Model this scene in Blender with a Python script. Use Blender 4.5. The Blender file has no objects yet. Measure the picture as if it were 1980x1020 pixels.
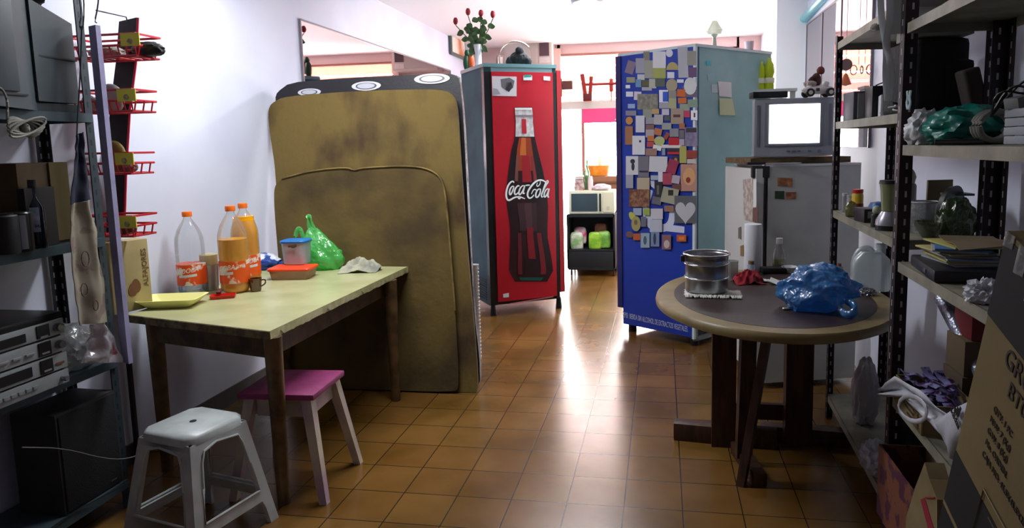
import bpy, bmesh, math, random
from math import sin, cos, pi, radians as RD
from mathutils import Vector as V, Matrix, noise
random.seed(7)
SC = bpy.context.scene
COL = SC.collection
# ---------------------------------------------------------------- camera, world, light, exposure
H, YAW, PITCH, ROLL = 1.5, .1669, -.1198, .0215
FPX, CX, CY = 1332.4, 1056.6, 441.3
R1 = Matrix(((cos(ROLL), 0, sin(ROLL)), (0, 1, 0), (-sin(ROLL), 0, cos(ROLL))))
R2 = Matrix(((1, 0, 0), (0, cos(PITCH), -sin(PITCH)), (0, sin(PITCH), cos(PITCH))))
R3 = Matrix(((cos(YAW), -sin(YAW), 0), (sin(YAW), cos(YAW), 0), (0, 0, 1)))
RC = R3 @ R2 @ R1
cd = bpy.data.cameras.new('camera'); cam = bpy.data.objects.new('camera', cd); COL.objects.link(cam)
rx, fw, up = RC @ V((1, 0, 0)), RC @ V((0, 1, 0)), RC @ V((0, 0, 1))
m = Matrix((rx, up, -fw)).transposed().to_4x4(); m.translation = V((0, 0, H)); cam.matrix_world = m
cd.sensor_width = 36; cd.lens = 36 * FPX / 1980
cd.shift_x = (990 - CX) / 1980; cd.shift_y = (CY - 510) / 1980
cd.clip_start = .05; SC.camera = cam
SC.view_settings.view_transform = 'Standard'; SC.view_settings.look = 'None'
SC.view_settings.gamma = 1; SC.view_settings.use_curve_mapping = False
SC.view_settings.exposure = 0.12
wd = bpy.data.worlds.new('sky'); SC.world = wd; wd.use_nodes = True
wb = wd.node_tree.nodes['Background']; wb.inputs[0].default_value = (1, .98, .97, 1); wb.inputs[1].default_value = 38.0
SC.cycles.max_bounces = 8; SC.cycles.transparent_max_bounces = 24
SC.cycles.use_denoising = True; SC.cycles.sample_clamp_indirect = 12

def area(name, loc, rot, sx, sy, power, col, portal=False):
    l = bpy.data.lights.new(name, 'AREA'); l.shape = 'RECTANGLE'; l.size = sx; l.size_y = sy
    l.energy = power; l.color = col; l.cycles.is_portal = portal
    o = bpy.data.objects.new(name, l); o.location = loc; o.rotation_euler = rot; COL.objects.link(o); return o
area('daylight_portal', (-.15, 9.55, 1.4), (RD(-90), 0, 0), 2.9, 2.75, 100, (1, 1, 1), True)
area('ceiling_light_mid', (-.6, 6.2, 2.78), (0, 0, 0), 1.2, .3, 60, (1, .98, 1))
area('ceiling_light_near', (-1.5, 3.3, 2.7), (0, 0, 0), 1.2, .2, 46, (.93, .96, 1))

# ---------------------------------------------------------------- pixel rays -> points in the room
def ray(x, y):
    return (RC @ V(((x - CX) / FPX, 1, (CY - y) / FPX)))
O = V((0, 0, H))
def atz(x, y, z=0): d = ray(x, y); return O + d * ((z - H) / d.z)
def aty(x, y, Y): d = ray(x, y); return O + d * (Y / d.y)
def atx(x, y, X): d = ray(x, y); return O + d * (X / d.x)
def atp(x, y, p0, n): d = ray(x, y); return O + d * ((V(p0) - O).dot(n) / d.dot(n))
def mpp(p): return (V(p) - O).dot(fw) / FPX

# ---------------------------------------------------------------- materials
def lin(h):
    h = h.lstrip('#'); c = [int(h[i:i + 2], 16) / 255 for i in (0, 2, 4)]
    return tuple(x / 12.92 if x < .04045 else ((x + .055) / 1.055) ** 2.4 for x in c) + (1,)
MC = {}
def mat(col, rough=.5, metal=0, col2=None, sc=8, mixr=(.4, .65), bump=0, bsc=60, spec=.5, emit=0, trans=0, ior=1.45, detail=4, stretch=None):
    key = (col, rough, metal, col2, sc, mixr, bump, bsc, spec, emit, trans, ior, stretch)
    if key in MC: return MC[key]
    m = bpy.data.materials.new('m_' + col); m.use_nodes = True; nt = m.node_tree; N, L = nt.nodes, nt.links
    b = N['Principled BSDF']; b.inputs['Base Color'].default_value = lin(col); b.inputs['Roughness'].default_value = rough
    b.inputs['Metallic'].default_value = metal; b.inputs['Specular IOR Level'].default_value = spec
    b.inputs['Transmission Weight'].default_value = trans; b.inputs['IOR'].default_value = ior
    tc = N.new('ShaderNodeTexCoord'); vec = tc.outputs['Object']
    if stretch:
        mp = N.new('ShaderNodeMapping'); mp.inputs['Scale'].default_value = stretch; L.new(vec, mp.inputs[0]); vec = mp.outputs[0]
    if col2:
        n = N.new('ShaderNodeTexNoise'); n.inputs['Scale'].default_value = sc; n.inputs['Detail'].default_value = detail
        r = N.new('ShaderNodeValToRGB'); r.color_ramp.elements[0].position = mixr[0]; r.color_ramp.elements[1].position = mixr[1]
        r.color_ramp.elements[0].color = lin(col); r.color_ramp.elements[1].color = lin(col2)
        L.new(vec, n.inputs['Vector']); L.new(n.outputs[0], r.inputs[0]); L.new(r.outputs[0], b.inputs['Base Color'])
    if bump:
        n2 = N.new('ShaderNodeTexNoise'); n2.inputs['Scale'].default_value = bsc; n2.inputs['Detail'].default_value = 3
        bp = N.new('ShaderNodeBump'); bp.inputs['Strength'].default_value = bump; bp.inputs['Distance'].default_value = .01
        L.new(vec, n2.inputs['Vector']); L.new(n2.outputs[0], bp.inputs['Height']); L.new(bp.outputs[0], b.inputs['Normal'])
    if emit:
        b.inputs['Emission Color'].default_value = lin(col); b.inputs['Emission Strength'].default_value = emit
    MC[key] = m; return m
def film(col, clear=.5, rough=.15, bump=.3, bsc=25, gl=.12):
    """thin plastic or glass: clear, diffusing, translucent and glossy shares"""
    key = ('film', col, clear, rough, bump, bsc, gl)
    if key in MC: return MC[key]
    m = bpy.data.materials.new('film_' + col); m.use_nodes = True; nt = m.node_tree; N, L = nt.nodes, nt.links
    N.remove(N['Principled BSDF']); out = N['Material Output']
    c = lin(col); tr = N.new('ShaderNodeBsdfTransparent'); tr.inputs[0].default_value = tuple(.35 + .65 * x for x in c[:3]) + (1,)
    df = N.new('ShaderNodeBsdfDiffuse'); df.inputs[0].default_value = c
    tl = N.new('ShaderNodeBsdfTranslucent'); tl.inputs[0].default_value = c
    g = N.new('ShaderNodeBsdfGlossy'); g.inputs['Roughness'].default_value = rough
    m1 = N.new('ShaderNodeMixShader'); m1.inputs[0].default_value = .45; L.new(df.outputs[0], m1.inputs[1]); L.new(tl.outputs[0], m1.inputs[2])
    m2 = N.new('ShaderNodeMixShader'); m2.inputs[0].default_value = clear; L.new(m1.outputs[0], m2.inputs[1]); L.new(tr.outputs[0], m2.inputs[2])
    lw = N.new('ShaderNodeLayerWeight'); lw.inputs[0].default_value = .25
    mx = N.new('ShaderNodeMath'); mx.operation = 'MULTIPLY_ADD'; mx.inputs[1].default_value = .5; mx.inputs[2].default_value = gl
    L.new(lw.outputs['Fresnel'], mx.inputs[0])
    m3 = N.new('ShaderNodeMixShader'); L.new(mx.outputs[0], m3.inputs[0]); L.new(m2.outputs[0], m3.inputs[1]); L.new(g.outputs[0], m3.inputs[2])
    if bump:
        tc = N.new('ShaderNodeTexCoord'); n2 = N.new('ShaderNodeTexNoise'); n2.inputs['Scale'].default_value = bsc
        bp = N.new('ShaderNodeBump'); bp.inputs['Strength'].default_value = bump; bp.inputs['Distance'].default_value = .02
        L.new(tc.outputs['Object'], n2.inputs['Vector']); L.new(n2.outputs[0], bp.inputs['Height'])
        for s in (g, df): L.new(bp.outputs[0], s.inputs['Normal'])
    L.new(m3.outputs[0], out.inputs[0]); MC[key] = m; return m
GLASS = lambda c='f4f8fa', cl=.9: film(c, cl, .03, 0, 25, .05)

# ---------------------------------------------------------------- geometry collector
class G:
    def __init__(s, M=None): s.bm = bmesh.new(); s.M = M or Matrix.Identity(4)
    def add(s, verts, faces):
        vs = [s.bm.verts.new(s.M @ V(v)) for v in verts]
        for f in faces:
            try: s.bm.faces.new([vs[i] for i in f])
            except ValueError: pass
        return s
    def box(s, c, d, r=(0, 0, 0), bev=0):
        t = bmesh.new(); bmesh.ops.create_cube(t, size=1)
        for v in t.verts: v.co = V((v.co.x * d[0], v.co.y * d[1], v.co.z * d[2]))
        if bev: bmesh.ops.bevel(t, geom=list(t.edges), offset=bev, segments=2, affect='EDGES', profile=.6)
        X = Matrix.Translation(c) @ Matrix.Rotation(r[2], 4, 'Z') @ Matrix.Rotation(r[1], 4, 'Y') @ Matrix.Rotation(r[0], 4, 'X')
        t.transform(X); s.merge(t); return s
    def merge(s, t):
        t.verts.index_update()
        s.add([v.co.copy() for v in t.verts], [[v.index for v in f.verts] for f in t.faces]); t.free()
    def prism(s, poly, z0, z1, top=1.0):
        """polygon in xy between z0 and z1"""
        n = len(poly); cx = sum(p[0] for p in poly) / n; cy = sum(p[1] for p in poly) / n
        a = [(p[0], p[1], z0) for p in poly]; b = [(cx + (p[0] - cx) * top, cy + (p[1] - cy) * top, z1) for p in poly]
        area2 = sum(poly[i][0] * poly[(i + 1) % n][1] - poly[(i + 1) % n][0] * poly[i][1] for i in range(n))
        if area2 < 0: a.reverse(); b.reverse()
        return s.add(a + b, [list(range(n))[::-1], list(range(n, 2 * n))] + [[i, (i + 1) % n, n + (i + 1) % n, n + i] for i in range(n)])
    def slab(s, poly, y0, y1):
        """polygon in xz between y0 and y1"""
        M0 = s.M; s.M = M0 @ Matrix(((1, 0, 0, 0), (0, 0, -1, 0), (0, 1, 0, 0), (0, 0, 0, 1))); s.prism(poly, -y1, -y0); s.M = M0; return s
    def lathe(s, prof, c=(0, 0, 0), n=28, sx=1, sy=1):
        vs, fs = [], []; k = len(prof)
        for i in range(n):
            a = 2 * pi * i / n
            for r, z in prof: vs.append((c[0] + r * cos(a) * sx, c[1] + r * sin(a) * sy, c[2] + z))
        for i in range(n):
            j = (i + 1) % n
            for q in range(k - 1): fs.append([i * k + q, j * k + q, j * k + q + 1, i * k + q + 1])
        if prof[0][0] > 1e-4: fs.append([i * k for i in range(n)][::-1])
        if prof[-1][0] > 1e-4 and prof[-1] != prof[0] and not getattr(s, 'open', 0): fs.append([i * k + k - 1 for i in range(n)])
        s.add(vs, fs); bmesh.ops.remove_doubles(s.bm, verts=s.bm.verts, dist=1e-5); return s
    def cyl(s, p0, p1, r0, r1=None, n=14):
        p0, p1 = V(p0), V(p1); r1 = r0 if r1 is None else r1; d = (p1 - p0)
        q = d.to_track_quat('Z', 'Y').to_matrix(); vs = []
        for p, r in ((p0, r0), (p1, r1)):
            for i in range(n): a = 2 * pi * i / n; vs.append(p + q @ V((r * cos(a), r * sin(a), 0)))
        return s.add(vs, [list(range(n))[::-1], list(range(n, 2 * n))] + [[i, (i + 1) % n, n + (i + 1) % n, n + i] for i in range(n)])
    def tube(s, pts, r, n=7, closed=False, flat=1.0, smooth=0, refup=None):
        pts = [V(p) for p in pts]
        for _ in range(smooth):
            q = []
            m_ = len(pts); rng = range(m_) if closed else range(m_ - 1)
            if not closed: q.append(pts[0])
            for i in rng: a, b = pts[i], pts[(i + 1) % m_]; q += [a * .75 + b * .25, a * .25 + b * .75]
            if not closed: q.append(pts[-1])
            pts = q
        m_ = len(pts); vs = []; up_ = V(refup or (0, 0, 1))
        for i, p in enumerate(pts):
            t = (pts[(i + 1) % m_] if closed or i < m_ - 1 else p) - (pts[i - 1] if closed or i > 0 else p)
            t = t.normalized() if t.length > 1e-9 else V((0, 0, 1))
            a = t.cross(up_)
            if a.length < .1: a = t.cross(V((1, 0, 0)))
            a.normalize(); b = t.cross(a).normalized()
            rr = r[i * (len(r) - 1) // max(1, m_ - 1)] if isinstance(r, (list, tuple)) else r
            for k in range(n): g = 2 * pi * k / n; vs.append(p + a * (rr * cos(g)) + b * (rr * flat * sin(g)))
        fs = []
        for i in range(m_ if closed else m_ - 1):
            j = (i + 1) % m_
            for k in range(n): fs.append([i * n + k, i * n + (k + 1) % n, j * n + (k + 1) % n, j * n + k])
        if not closed: fs += [list(range(n))[::-1], list(range((m_ - 1) * n, m_ * n))]
        return s.add(vs, fs)
    def blob(s, c, d, seed=0, amp=.25, fr=2.2, sub=4, flatz=True, fn=None):
        t = bmesh.new(); bmesh.ops.create_icosphere(t, subdivisions=sub, radius=1); so = V((seed * 7.3, seed * 3.1, seed * 1.7))
        for v in t.verts:
            u = v.co.normalized()
            k = 1 + amp * (.7 - 2 * abs(noise.noise(u * fr + so))) + amp * .5 * (.5 - 2 * abs(noise.noise(u * fr * 2.3 + so * 2)))
            q = u * k
            if fn: q = fn(q)
            if flatz: q.z = max(q.z, -.78)
            v.co = V((c[0] + q.x * d[0] / 2, c[1] + q.y * d[1] / 2, c[2] + (q.z + .78) / 1.78 * d[2] if flatz else c[2] + q.z * d[2] / 2))
        s.merge(t); return s
    def sheet(s, fn, nu=20, nv=20, th=0):
        vs = [fn(i / nu, j / nv) for i in range(nu + 1) for j in range(nv + 1)]
        fs = [[i * (nv + 1) + j, (i + 1) * (nv + 1) + j, (i + 1) * (nv + 1) + j + 1, i * (nv + 1) + j + 1] for i in range(nu) for j in range(nv)]
        if not th: return s.add(vs, fs)
        t = bmesh.new(); bv = [t.verts.new(v) for v in vs]
        for f in fs: t.faces.new([bv[i] for i in f])
        t.normal_update(); bmesh.ops.solidify(t, geom=list(t.faces), thickness=th); s.merge(t); return s

def mkobj(name, g, m, parent=None, smooth=True, ang=38):
    me = bpy.data.meshes.new(name); bm = g.bm
    if len(bm.faces) and not getattr(g, 'keepn', 0): bmesh.ops.recalc_face_normals(bm, faces=bm.faces)
    bm.to_mesh(me); bm.free(); me.materials.append(m)
    if smooth: me.shade_smooth(); me.set_sharp_from_angle(angle=RD(ang))
    o = bpy.data.objects.new(name, me); COL.objects.link(o)
    if parent: o.parent = parent
    return o
def add_mat(o, m, n0):
    o.data.materials.append(m)
    for p in o.data.polygons[n0:]: p.material_index = 1
    return o
def tag(o, label=None, cat=None, group=None, kind=None):
    if label: o['label'] = label
    if cat: o['category'] = cat
    if group: o['group'] = group
    if kind: o['kind'] = kind
    return o
def thing(name, label, cat, loc=(0, 0, 0), rz=0, group=None):
    o = bpy.data.objects.new(name, None); o.empty_display_size = .05; COL.objects.link(o)
    o.location = loc; o.rotation_euler = (0, 0, rz); o.matrix_basis = Matrix.Translation(loc) @ Matrix.Rotation(rz, 4, 'Z')
    return tag(o, label, cat, group)
def inv(o):   # build a part in world coordinates under a thing
    return G(o.matrix_basis.inverted())
def single(name, g, m, label, cat, group=None, loc=None, rz=0, ang=38):
    o = mkobj(name, g, m, ang=ang); tag(o, label, cat, group)
    if loc is not None: o.location = loc; o.rotation_euler = (0, 0, rz)
    return o
def struct(name, g, m): return tag(mkobj(name, g, m), kind='structure')
def text(name, body, size, M, m, parent, ext=.0006, align='LEFT', sx=1.0, shear=0, bold=0, lab=None):
    cu = bpy.data.curves.new(name, 'FONT'); cu.body = body; cu.size = size; cu.extrude = ext; cu.align_x = align
    cu.shear = shear; cu.offset = bold; cu.resolution_u = 3
    o = bpy.data.objects.new(name + '_tmp', cu); COL.objects.link(o)
    dg = bpy.context.evaluated_depsgraph_get(); me = bpy.data.meshes.new_from_object(o.evaluated_get(dg))
    bpy.data.objects.remove(o); me.transform(Matrix.Diagonal((sx, 1, 1, 1))); me.transform(M); me.materials.clear(); me.materials.append(m)
    t = bpy.data.objects.new(name, me); COL.objects.link(t); t.parent = parent
    if lab: t['label'] = lab
    return t
def face_M(o, right, upv):   # matrix putting text xy on a plane at o
    r, u = V(right).normalized(), V(upv).normalized(); n = r.cross(u).normalized(); u = n.cross(r)
    M = Matrix((r, u, n)).transposed().to_4x4(); M.translation = V(o); return M
# ---------------------------------------------------------------- the room
WL, WR, WB, CE = -2.56, 1.27, 9.5, 2.85
def floor_mat():
    m = bpy.data.materials.new('floor_tiles'); m.use_nodes = True; nt = m.node_tree; N, L = nt.nodes, nt.links
    b = N['Principled BSDF']; tc = N.new('ShaderNodeTexCoord'); mp = N.new('ShaderNodeMapping')
    mp.inputs['Location'].default_value = (.3965 + 2.4, -2.722 + 2.4, 0); L.new(tc.outputs['Object'], mp.inputs[0])
    br = N.new('ShaderNodeTexBrick'); br.offset = 0; br.squash = 1
    for k, v in (('Scale', 1), ('Mortar Size', .0027), ('Mortar Smooth', .1), ('Brick Width', .24), ('Row Height', .24), ('Bias', 0)): br.inputs[k].default_value = v
    br.inputs['Color1'].default_value = lin('7e5e30'); br.inputs['Color2'].default_value = lin('735228'); br.inputs['Mortar'].default_value = lin('2c2214')
    L.new(mp.outputs[0], br.inputs['Vector'])
    n = N.new('ShaderNodeTexNoise'); n.inputs['Scale'].default_value = 2.2; n.inputs['Detail'].default_value = 5; L.new(tc.outputs['Object'], n.inputs['Vector'])
    r = N.new('ShaderNodeValToRGB'); r.color_ramp.elements[0].position = .35; r.color_ramp.elements[1].position = .65
    r.color_ramp.elements[0].color = lin('b8b070'); r.color_ramp.elements[1].color = (1, .93, .82, 1)
    mx = N.new('ShaderNodeMix'); mx.data_type = 'RGBA'; mx.blend_type = 'MULTIPLY'; mx.inputs[0].default_value = .8
    L.new(n.outputs[0], r.inputs[0]); L.new(br.outputs[0], mx.inputs[6]); L.new(r.outputs[0], mx.inputs[7]); L.new(mx.outputs[2], b.inputs['Base Color'])
    n2 = N.new('ShaderNodeTexNoise'); n2.inputs['Scale'].default_value = 9; L.new(tc.outputs['Object'], n2.inputs['Vector'])
    mr = N.new('ShaderNodeMapRange'); mr.inputs[3].default_value = .22; mr.inputs[4].default_value = .28; L.new(n2.outputs[0], mr.inputs[0]); L.new(mr.outputs[0], b.inputs['Roughness'])
    bp = N.new('ShaderNodeBump'); bp.inputs['Strength'].default_value = .15; bp.inputs['Distance'].default_value = .004; bp.invert = True
    L.new(br.outputs['Fac'], bp.inputs['Height']); L.new(bp.outputs[0], b.inputs['Normal']); return m
MW = mat('d9deee', .6, col2='ced2e6', sc=1.5, bump=.05, bsc=30)
MCEIL = mat('f2eef2', .7)
struct('floor', G().box((-.6, 5, -.05), (5, 13, .1)), floor_mat())
struct('ceiling', G().box((-.6, 4.3, CE + .05), (5, 10.6, .1)), MCEIL)
struct('wall_left', G().box((WL - .05, 4.3, CE / 2), (.1, 10.6, CE)), MW)
struct('wall_right', G().box((WR + .05, 4.3, CE / 2), (.1, 10.6, CE)), MW)
struct('wall_front', G().box((-.6, -1, CE / 2), (4, .1, CE)), mat('8a8290', .7))
g = G()
g.box(((WL - 1.36) / 2, WB + .06, CE / 2), (-1.36 - WL, .12, CE)); g.box((1.12, WB + .06, CE / 2), (.3, .12, CE))
g.box((-.2, WB + .06, 2.78), (2.4, .12, .14)); g.box((.19, WB + .06, .45), (1.56, .12, .9))
struct('wall_back', g, mat('e6c8c4', .6))
struct('trim_1', G().box((-.19, WB + .02, 2.03), (2.34, .16, .1)), mat('c8c4bc', .5))           # transom bar
struct('trim_2', G().box((-1.40, WB - .03, 1.42), (.1, .1, 2.75)), mat('e0b8b0', .5))
g = G(); g.box((-.2, WB + .0, 2.71), (2.36, .05, .03)); g.box((.95, WB, 2.3), (.05, .05, .85))
for x in (-1.06,): g.box((x, WB, 1.0), (.04, .06, 2.0))
g.box((.0, WB, 1.45), (.04, .05, 1.1))
wf = struct('window_1', g, mat('a0685c', .5))
mkobj('pane', G().box((-.2, WB + .03, 2.38), (2.3, .006, .62)), GLASS('ffffff', .96), wf)
mkobj('pane', G().box((.04, WB + .03, 1.45), (1.8, .006, 1.06)), GLASS('ffffff', .96), wf)
struct('baseboard_left', G().box((WL + .006, 4.3, .05), (.012, 10.4, .1)), mat('3a3230', .5))
# white pillar on the right and the blue pipe above it
pa, pb = atx(1527, 60, 1.12), atx(1527, 60, WR)
struct('wall_pillar_right', G().box((1.14, 6.85, CE / 2), (.26, .62, CE)), mat('f0f0f6', .6))
# outside: pink and orange awnings, pavement
aw = thing('awning', 'orange red canvas awning hanging outside above the shop window', 'awning', (-.2, 10.4, 2.1))
mkobj('canvas', inv(aw).box((-.2, 10.4, 2.76), (3.4, .012, .2)).box((-.2, 10.4, 2.54), (3.4, .012, .2)).box((-.2, 10.4, 2.3), (3.4, .012, .24)), film('c85434', .0, .5, 0, 25, .02), aw)
[mkobj('arm', inv(aw).cyl((x, 9.6, 2.79), (x, 10.4, 2.86), .015), mat('a02018', .5), aw) for x in (-1.8, 1.4)]; mkobj('rail', inv(aw).cyl((-1.9, 10.36, 2.3), (1.5, 10.36, 2.3), .022).cyl((-1.9, 10.36, 2.14), (1.5, 10.36, 2.14), .03), mat('a02018', .5), aw)
g = G().box((-.28, 9.44, 1.885), (1.56, .012, .19)); single('shop_blind', g, mat('dc4880', .6), 'pink fabric blind hanging across the top of the rear shop window', 'blind')
single('roller_cover', G().slab([(-.62, 1.83), (-.5, 1.87), (-.2, 1.88), (-.1, 1.84), (-.1, 1.82), (-.62, 1.82)], 9.41, 9.43), mat('e8dcdc', .5), 'white curved sheet lying in front of the pink blind', 'sheet')
# red iron pieces standing on the transom bar
def ironwork(px, w, h, label, hh):
    p = aty(px, 186, 9.4); t = thing('iron_bracket', label, 'bracket', (p.x, 9.4, 2.08)); m_ = mat('8a1810', .5)
    mkobj('bracket_arm', G().box((-w / 2, 0, h / 2), (.05, .05, h), (0, -.14, 0)), m_, t)
    mkobj('bracket_arm', G().box((w / 2, 0, h * .45), (.045, .05, h * .9), (0, .08, 0)), m_, t)
    if hh: mkobj('cross_rod', G().cyl((-.05, 0, hh), (.75, 0, hh), .018), m_, t); mkobj('bracket_foot', G().box((.0, 0, .05), (.12, .06, .1), bev=.01), mat('5a1210', .5), t)
ironwork(1136, .085, .36, 'pair of dark red iron brackets standing on the transom bar', .22)
p = aty(1182, 186, 9.4); t = thing('wall_clamp', 'small red clamp on a thin rod above the pink blind', 'clamp', (p.x, 9.42, 2.08))
mkobj('rod', G().cyl((0, 0, 0), (0, 0, .3), .008), mat('8a7a70', .5), t); mkobj('clamp_body', G().box((0, 0, .2), (.05, .05, .17), bev=.01), mat('9a2a20', .5), t)
p = aty(1097, 150, 9.4); single('junction_box', G().box((p.x, 9.42, 2.3), (.14, .08, .12), bev=.01).box((p.x - .09, 9.42, 2.27), (.03, .1, .24)), mat('5a3028', .5), 'dark red box on a grey plate beside the rear window', 'box')
# ceiling lamp
p = atz(1135, 2, 2.80); single('ceiling_lamp', G().lathe([(.0, -.09), (.09, -.08), (.14, -.03), (.15, 0), (.15, .045)], (0, 0, 0)), mat('c8c4cc', .3), 'round grey lamp fixed to the white ceiling', 'lamp', loc=(p.x, p.y, 2.805))
# blue pipe on the right wall under the ceiling
a, b = atx(1542, 50, 1.24), atx(1600, -14, 1.24)
t = thing('tube_lamp', 'pale blue tube lamp fixed high on the right wall', 'lamp', a)
mkobj('lamp_tube', inv(t).cyl(a, b, .035), film('9fe8f0', .1, .3, 0), t); mkobj('lamp_holder', inv(t).box(a, (.05, .12, .12), bev=.01), mat('e8e8ea', .4), t)
# mirrors
MIR = mat('c0b2b6', .02, 1.0)
def mirror(name, X, side, y0, y1, z0, z1, label, split=()):
    t = thing(name, label, 'mirror', (X, y0, z0)); s = side
    mkobj('mirror_glass', inv(t).box((X + s * .006, (y0 + y1) / 2, (z0 + z1) / 2), (.008, y1 - y0, z1 - z0)), MIR, t)
    g = inv(t)
    for y in (y0, y1, *split): g.box((X + s * .008, y, (z0 + z1) / 2), (.014, .012, z1 - z0 + .01))
    g.box((X + s * .008, (y0 + y1) / 2, z1), (.014, y1 - y0, .012)); mkobj('frame', g, mat('8a8088', .4), t)
q0, q1 = atx(577, 32, WL), atx(860, 140, WL)
mirror('wall_mirror', WL + .002, 1, q0.y, 8.3, 1.3, (q0.z + q1.z) / 2 + .01, 'large frameless wall mirror behind the leaning brown boards')
q0, q1, q2 = atx(1690, 85, WR), atx(1697, 278, WR), atx(1532, 60, WR)
mirror('wall_mirror', WR - .002, -1, q0.y, 6.5, q1.z - .02, 2.5, 'mirror panels on the right wall behind the television', (q0.y + .75, q0.y + 1.35))
# ---------------------------------------------------------------- left table with stools
LEGW = mat('5a4426', .6, col2='3a2c18', sc=14, bump=.2)
T1 = [(-1.583, 2.524), (-2.418, 2.735), (-2.45, 4.03), (-1.56, 4.03)]
def table_left():
    t = thing('dining_table', 'long cream laminate table with chipped edge along the left wall', 'table', (-1.6, 2.6, 0))
    top = mkobj('table_top', inv(t).prism(T1, .735, .77), mat('bdbd8c', .3, col2='adad7c', sc=5, bump=.04), t)
    e = inv(t); a, b = V((-1.583, 2.524, 0)), V((-1.56, 4.03, 0)); n = 60; random.seed(3)
    hs = [(.006 if random.random() < .14 else 0) + random.random() * .002 for _ in range(n + 1)]
    vs = [];
    for i in range(n + 1):
        p = a.lerp(b, i / n); vs += [(p.x + .003, p.y, .771), (p.x + .003, p.y, .733 + hs[i] * 3)]
    e.add(vs, [[2 * i, 2 * i + 1, 2 * i + 3, 2 * i + 2] for i in range(n)]); mkobj('edge_strip', e, mat('d6d6a4', .35, col2='b8b880', sc=20), t, smooth=False)
    e = inv(t); e.prism([(-1.585, 2.519), (-2.42, 2.730), (-2.419, 2.734), (-1.583, 2.523)], .735, .768); mkobj('bare_edge', e, mat('7a6c48', .8, col2='4a4030', sc=25), t)
    A = [(-1.64, 2.6), (-2.36, 2.79), (-2.37, 3.95), (-1.63, 3.84)]
    for i, (p, q) in enumerate(((0, 1), (0, 3), (1, 2), (3, 2))):
        x0, y0 = A[p]; x1, y1 = A[q]; d = (V((x1, y1, 0)) - V((x0, y0, 0))); a_ = math.atan2(d.y, d.x)
        mkobj('apron', inv(t).box(((x0 + x1) / 2, (y0 + y1) / 2, .685), (d.length, .024, .1), (0, 0, a_)), LEGW, t)
    for (x, y) in ((-1.6, 2.57), (-1.575, 3.78), (-2.33, 2.79), (-2.36, 3.93)):
        mkobj('leg', inv(t).cyl((x, y, 0), (x, y, .735), .026, .038, 16), mat('6e5230', .5, col2='46341c', sc=12), t)
        
table_left()
def plastic_stool():
    t = thing('plastic_stool', 'white moulded plastic stool with square seat in front of table', 'stool', (-1.80, 2.31, 0), RD(-12.5))
    m_ = mat('c4ccca', .35, col2='aeb4b2', sc=9, bump=.05); hs, hb, zt = .128, .200, .465
    def lv(z): k = z / zt; return hb + (hs - hb) * k
    def ring(r, c, z): return [(r - c, -r, z), (r, -r + c, z), (r, r - c, z), (r - c, r, z), (-r + c, r, z), (-r, r - c, z), (-r, -r + c, z), (-r + c, -r, z)]
    g = G(); c = .03
    rs = [ring(hs - .004, c, zt), ring(hs + .006, c, zt - .012), ring(hs + .006, c, zt - .05)]
    g.add(sum(rs, []), [list(range(8))] + [[k * 8 + i, k * 8 + (i + 1) % 8, (k + 1) * 8 + (i + 1) % 8, (k + 1) * 8 + i] for k in range(2) for i in range(8)])
    mkobj('seat', g, m_, t, ang=50)
    mkobj('seat_hole', G().lathe([(.0, 0), (.012, 0), (.013, .0015)], (0, 0, zt)), mat('201c1a', .8), t)
    # side walls with arched opening, built panel by panel
    for k in range(4):
        R = Matrix.Rotation(k * pi / 2, 4, 'Z'); g = G(R); z1 = zt - .03
        def P(u, z, o=0): r = lv(z); return (u, -r - o * 1, z)
        def W(z): return lv(z) - .0 * c
        zf = 0
        def strip(L_, R_):
            vs = []; 
            for (u, z) in L_: vs.append((u, -lv(z), z))
            for (u, z) in R_: vs.append((u, -lv(z), z))
            n = len(L_); vs2 = [(v[0] * .97, v[1] + .016, v[2]) for v in vs]
            f = [[i, i + 1, n + i + 1, n + i] for i in range(n - 1)]
            g.add(vs + vs2, f + [[a + 2 * n for a in q][::-1] for q in f] + [[i, i + 1, 2 * n + i + 1, 2 * n + i] for i in range(n - 1)] + [[n + i, n + i + 1, 3 * n + i + 1, 3 * n + i] for i in range(n - 1)] + [[0, n, 3 * n, 2 * n], [n - 1, 2 * n - 1, 4 * n - 1, 3 * n - 1]])
        zz = [0, .06, .1, .125, .14, .2, .3, .34, .36, .375, .385, z1]
        def inner(z):   # half width of the opening at z
            if z <= .06: return lv(z) - .05
            if z < .1: return lv(z) - .05 - (z - .06) * .9
            if z < .125: return 0
            if z < .37: return lv(z) - .044
            if z < .411: return max(0, (lv(.37) - .044) * math.sqrt(max(0, 1 - ((z - .37) / .041) ** 2)) ** .6)
            return 0
        for s in (-1, 1):
            strip([(s * lv(z), z) for z in (0, .03, .07, .1)], [(s * (lv(z) - (.042 if z < .1 else .05)), z) for z in (0, .03, .07, .1)])
            strip([(s * lv(z), z) for z in (.1, .14)], [(0, z) for z in (.1, .14)])
            zz = [.14, .2, .27, .33, .37, .385, .398, .406, .4105, .4112, z1]
            strip([(s * lv(z), z) for z in zz], [(s * (lv(z) - .044 if z < .34 else inner(z)), z) for z in zz])
        bmesh.ops.remove_doubles(g.bm, verts=g.bm.verts, dist=.0004)
        mkobj('side_panel', g, m_, t, ang=50)
        g = G(R); o = .004
        pts = [(-lv(.14) + .046, .146), (-lv(.27) + .046, .27), (-lv(.36) + .047, .36), (-lv(.38) + .062, .398), (-.02, .4125)]
        pts = pts + [(-a, b) for a, b in pts[:-1]][::-1]
        g.tube([(u, -lv(z) - .001, z) for u, z in pts], .005, 6, closed=True); mkobj('rib', g, m_, t)
plastic_stool()
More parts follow.
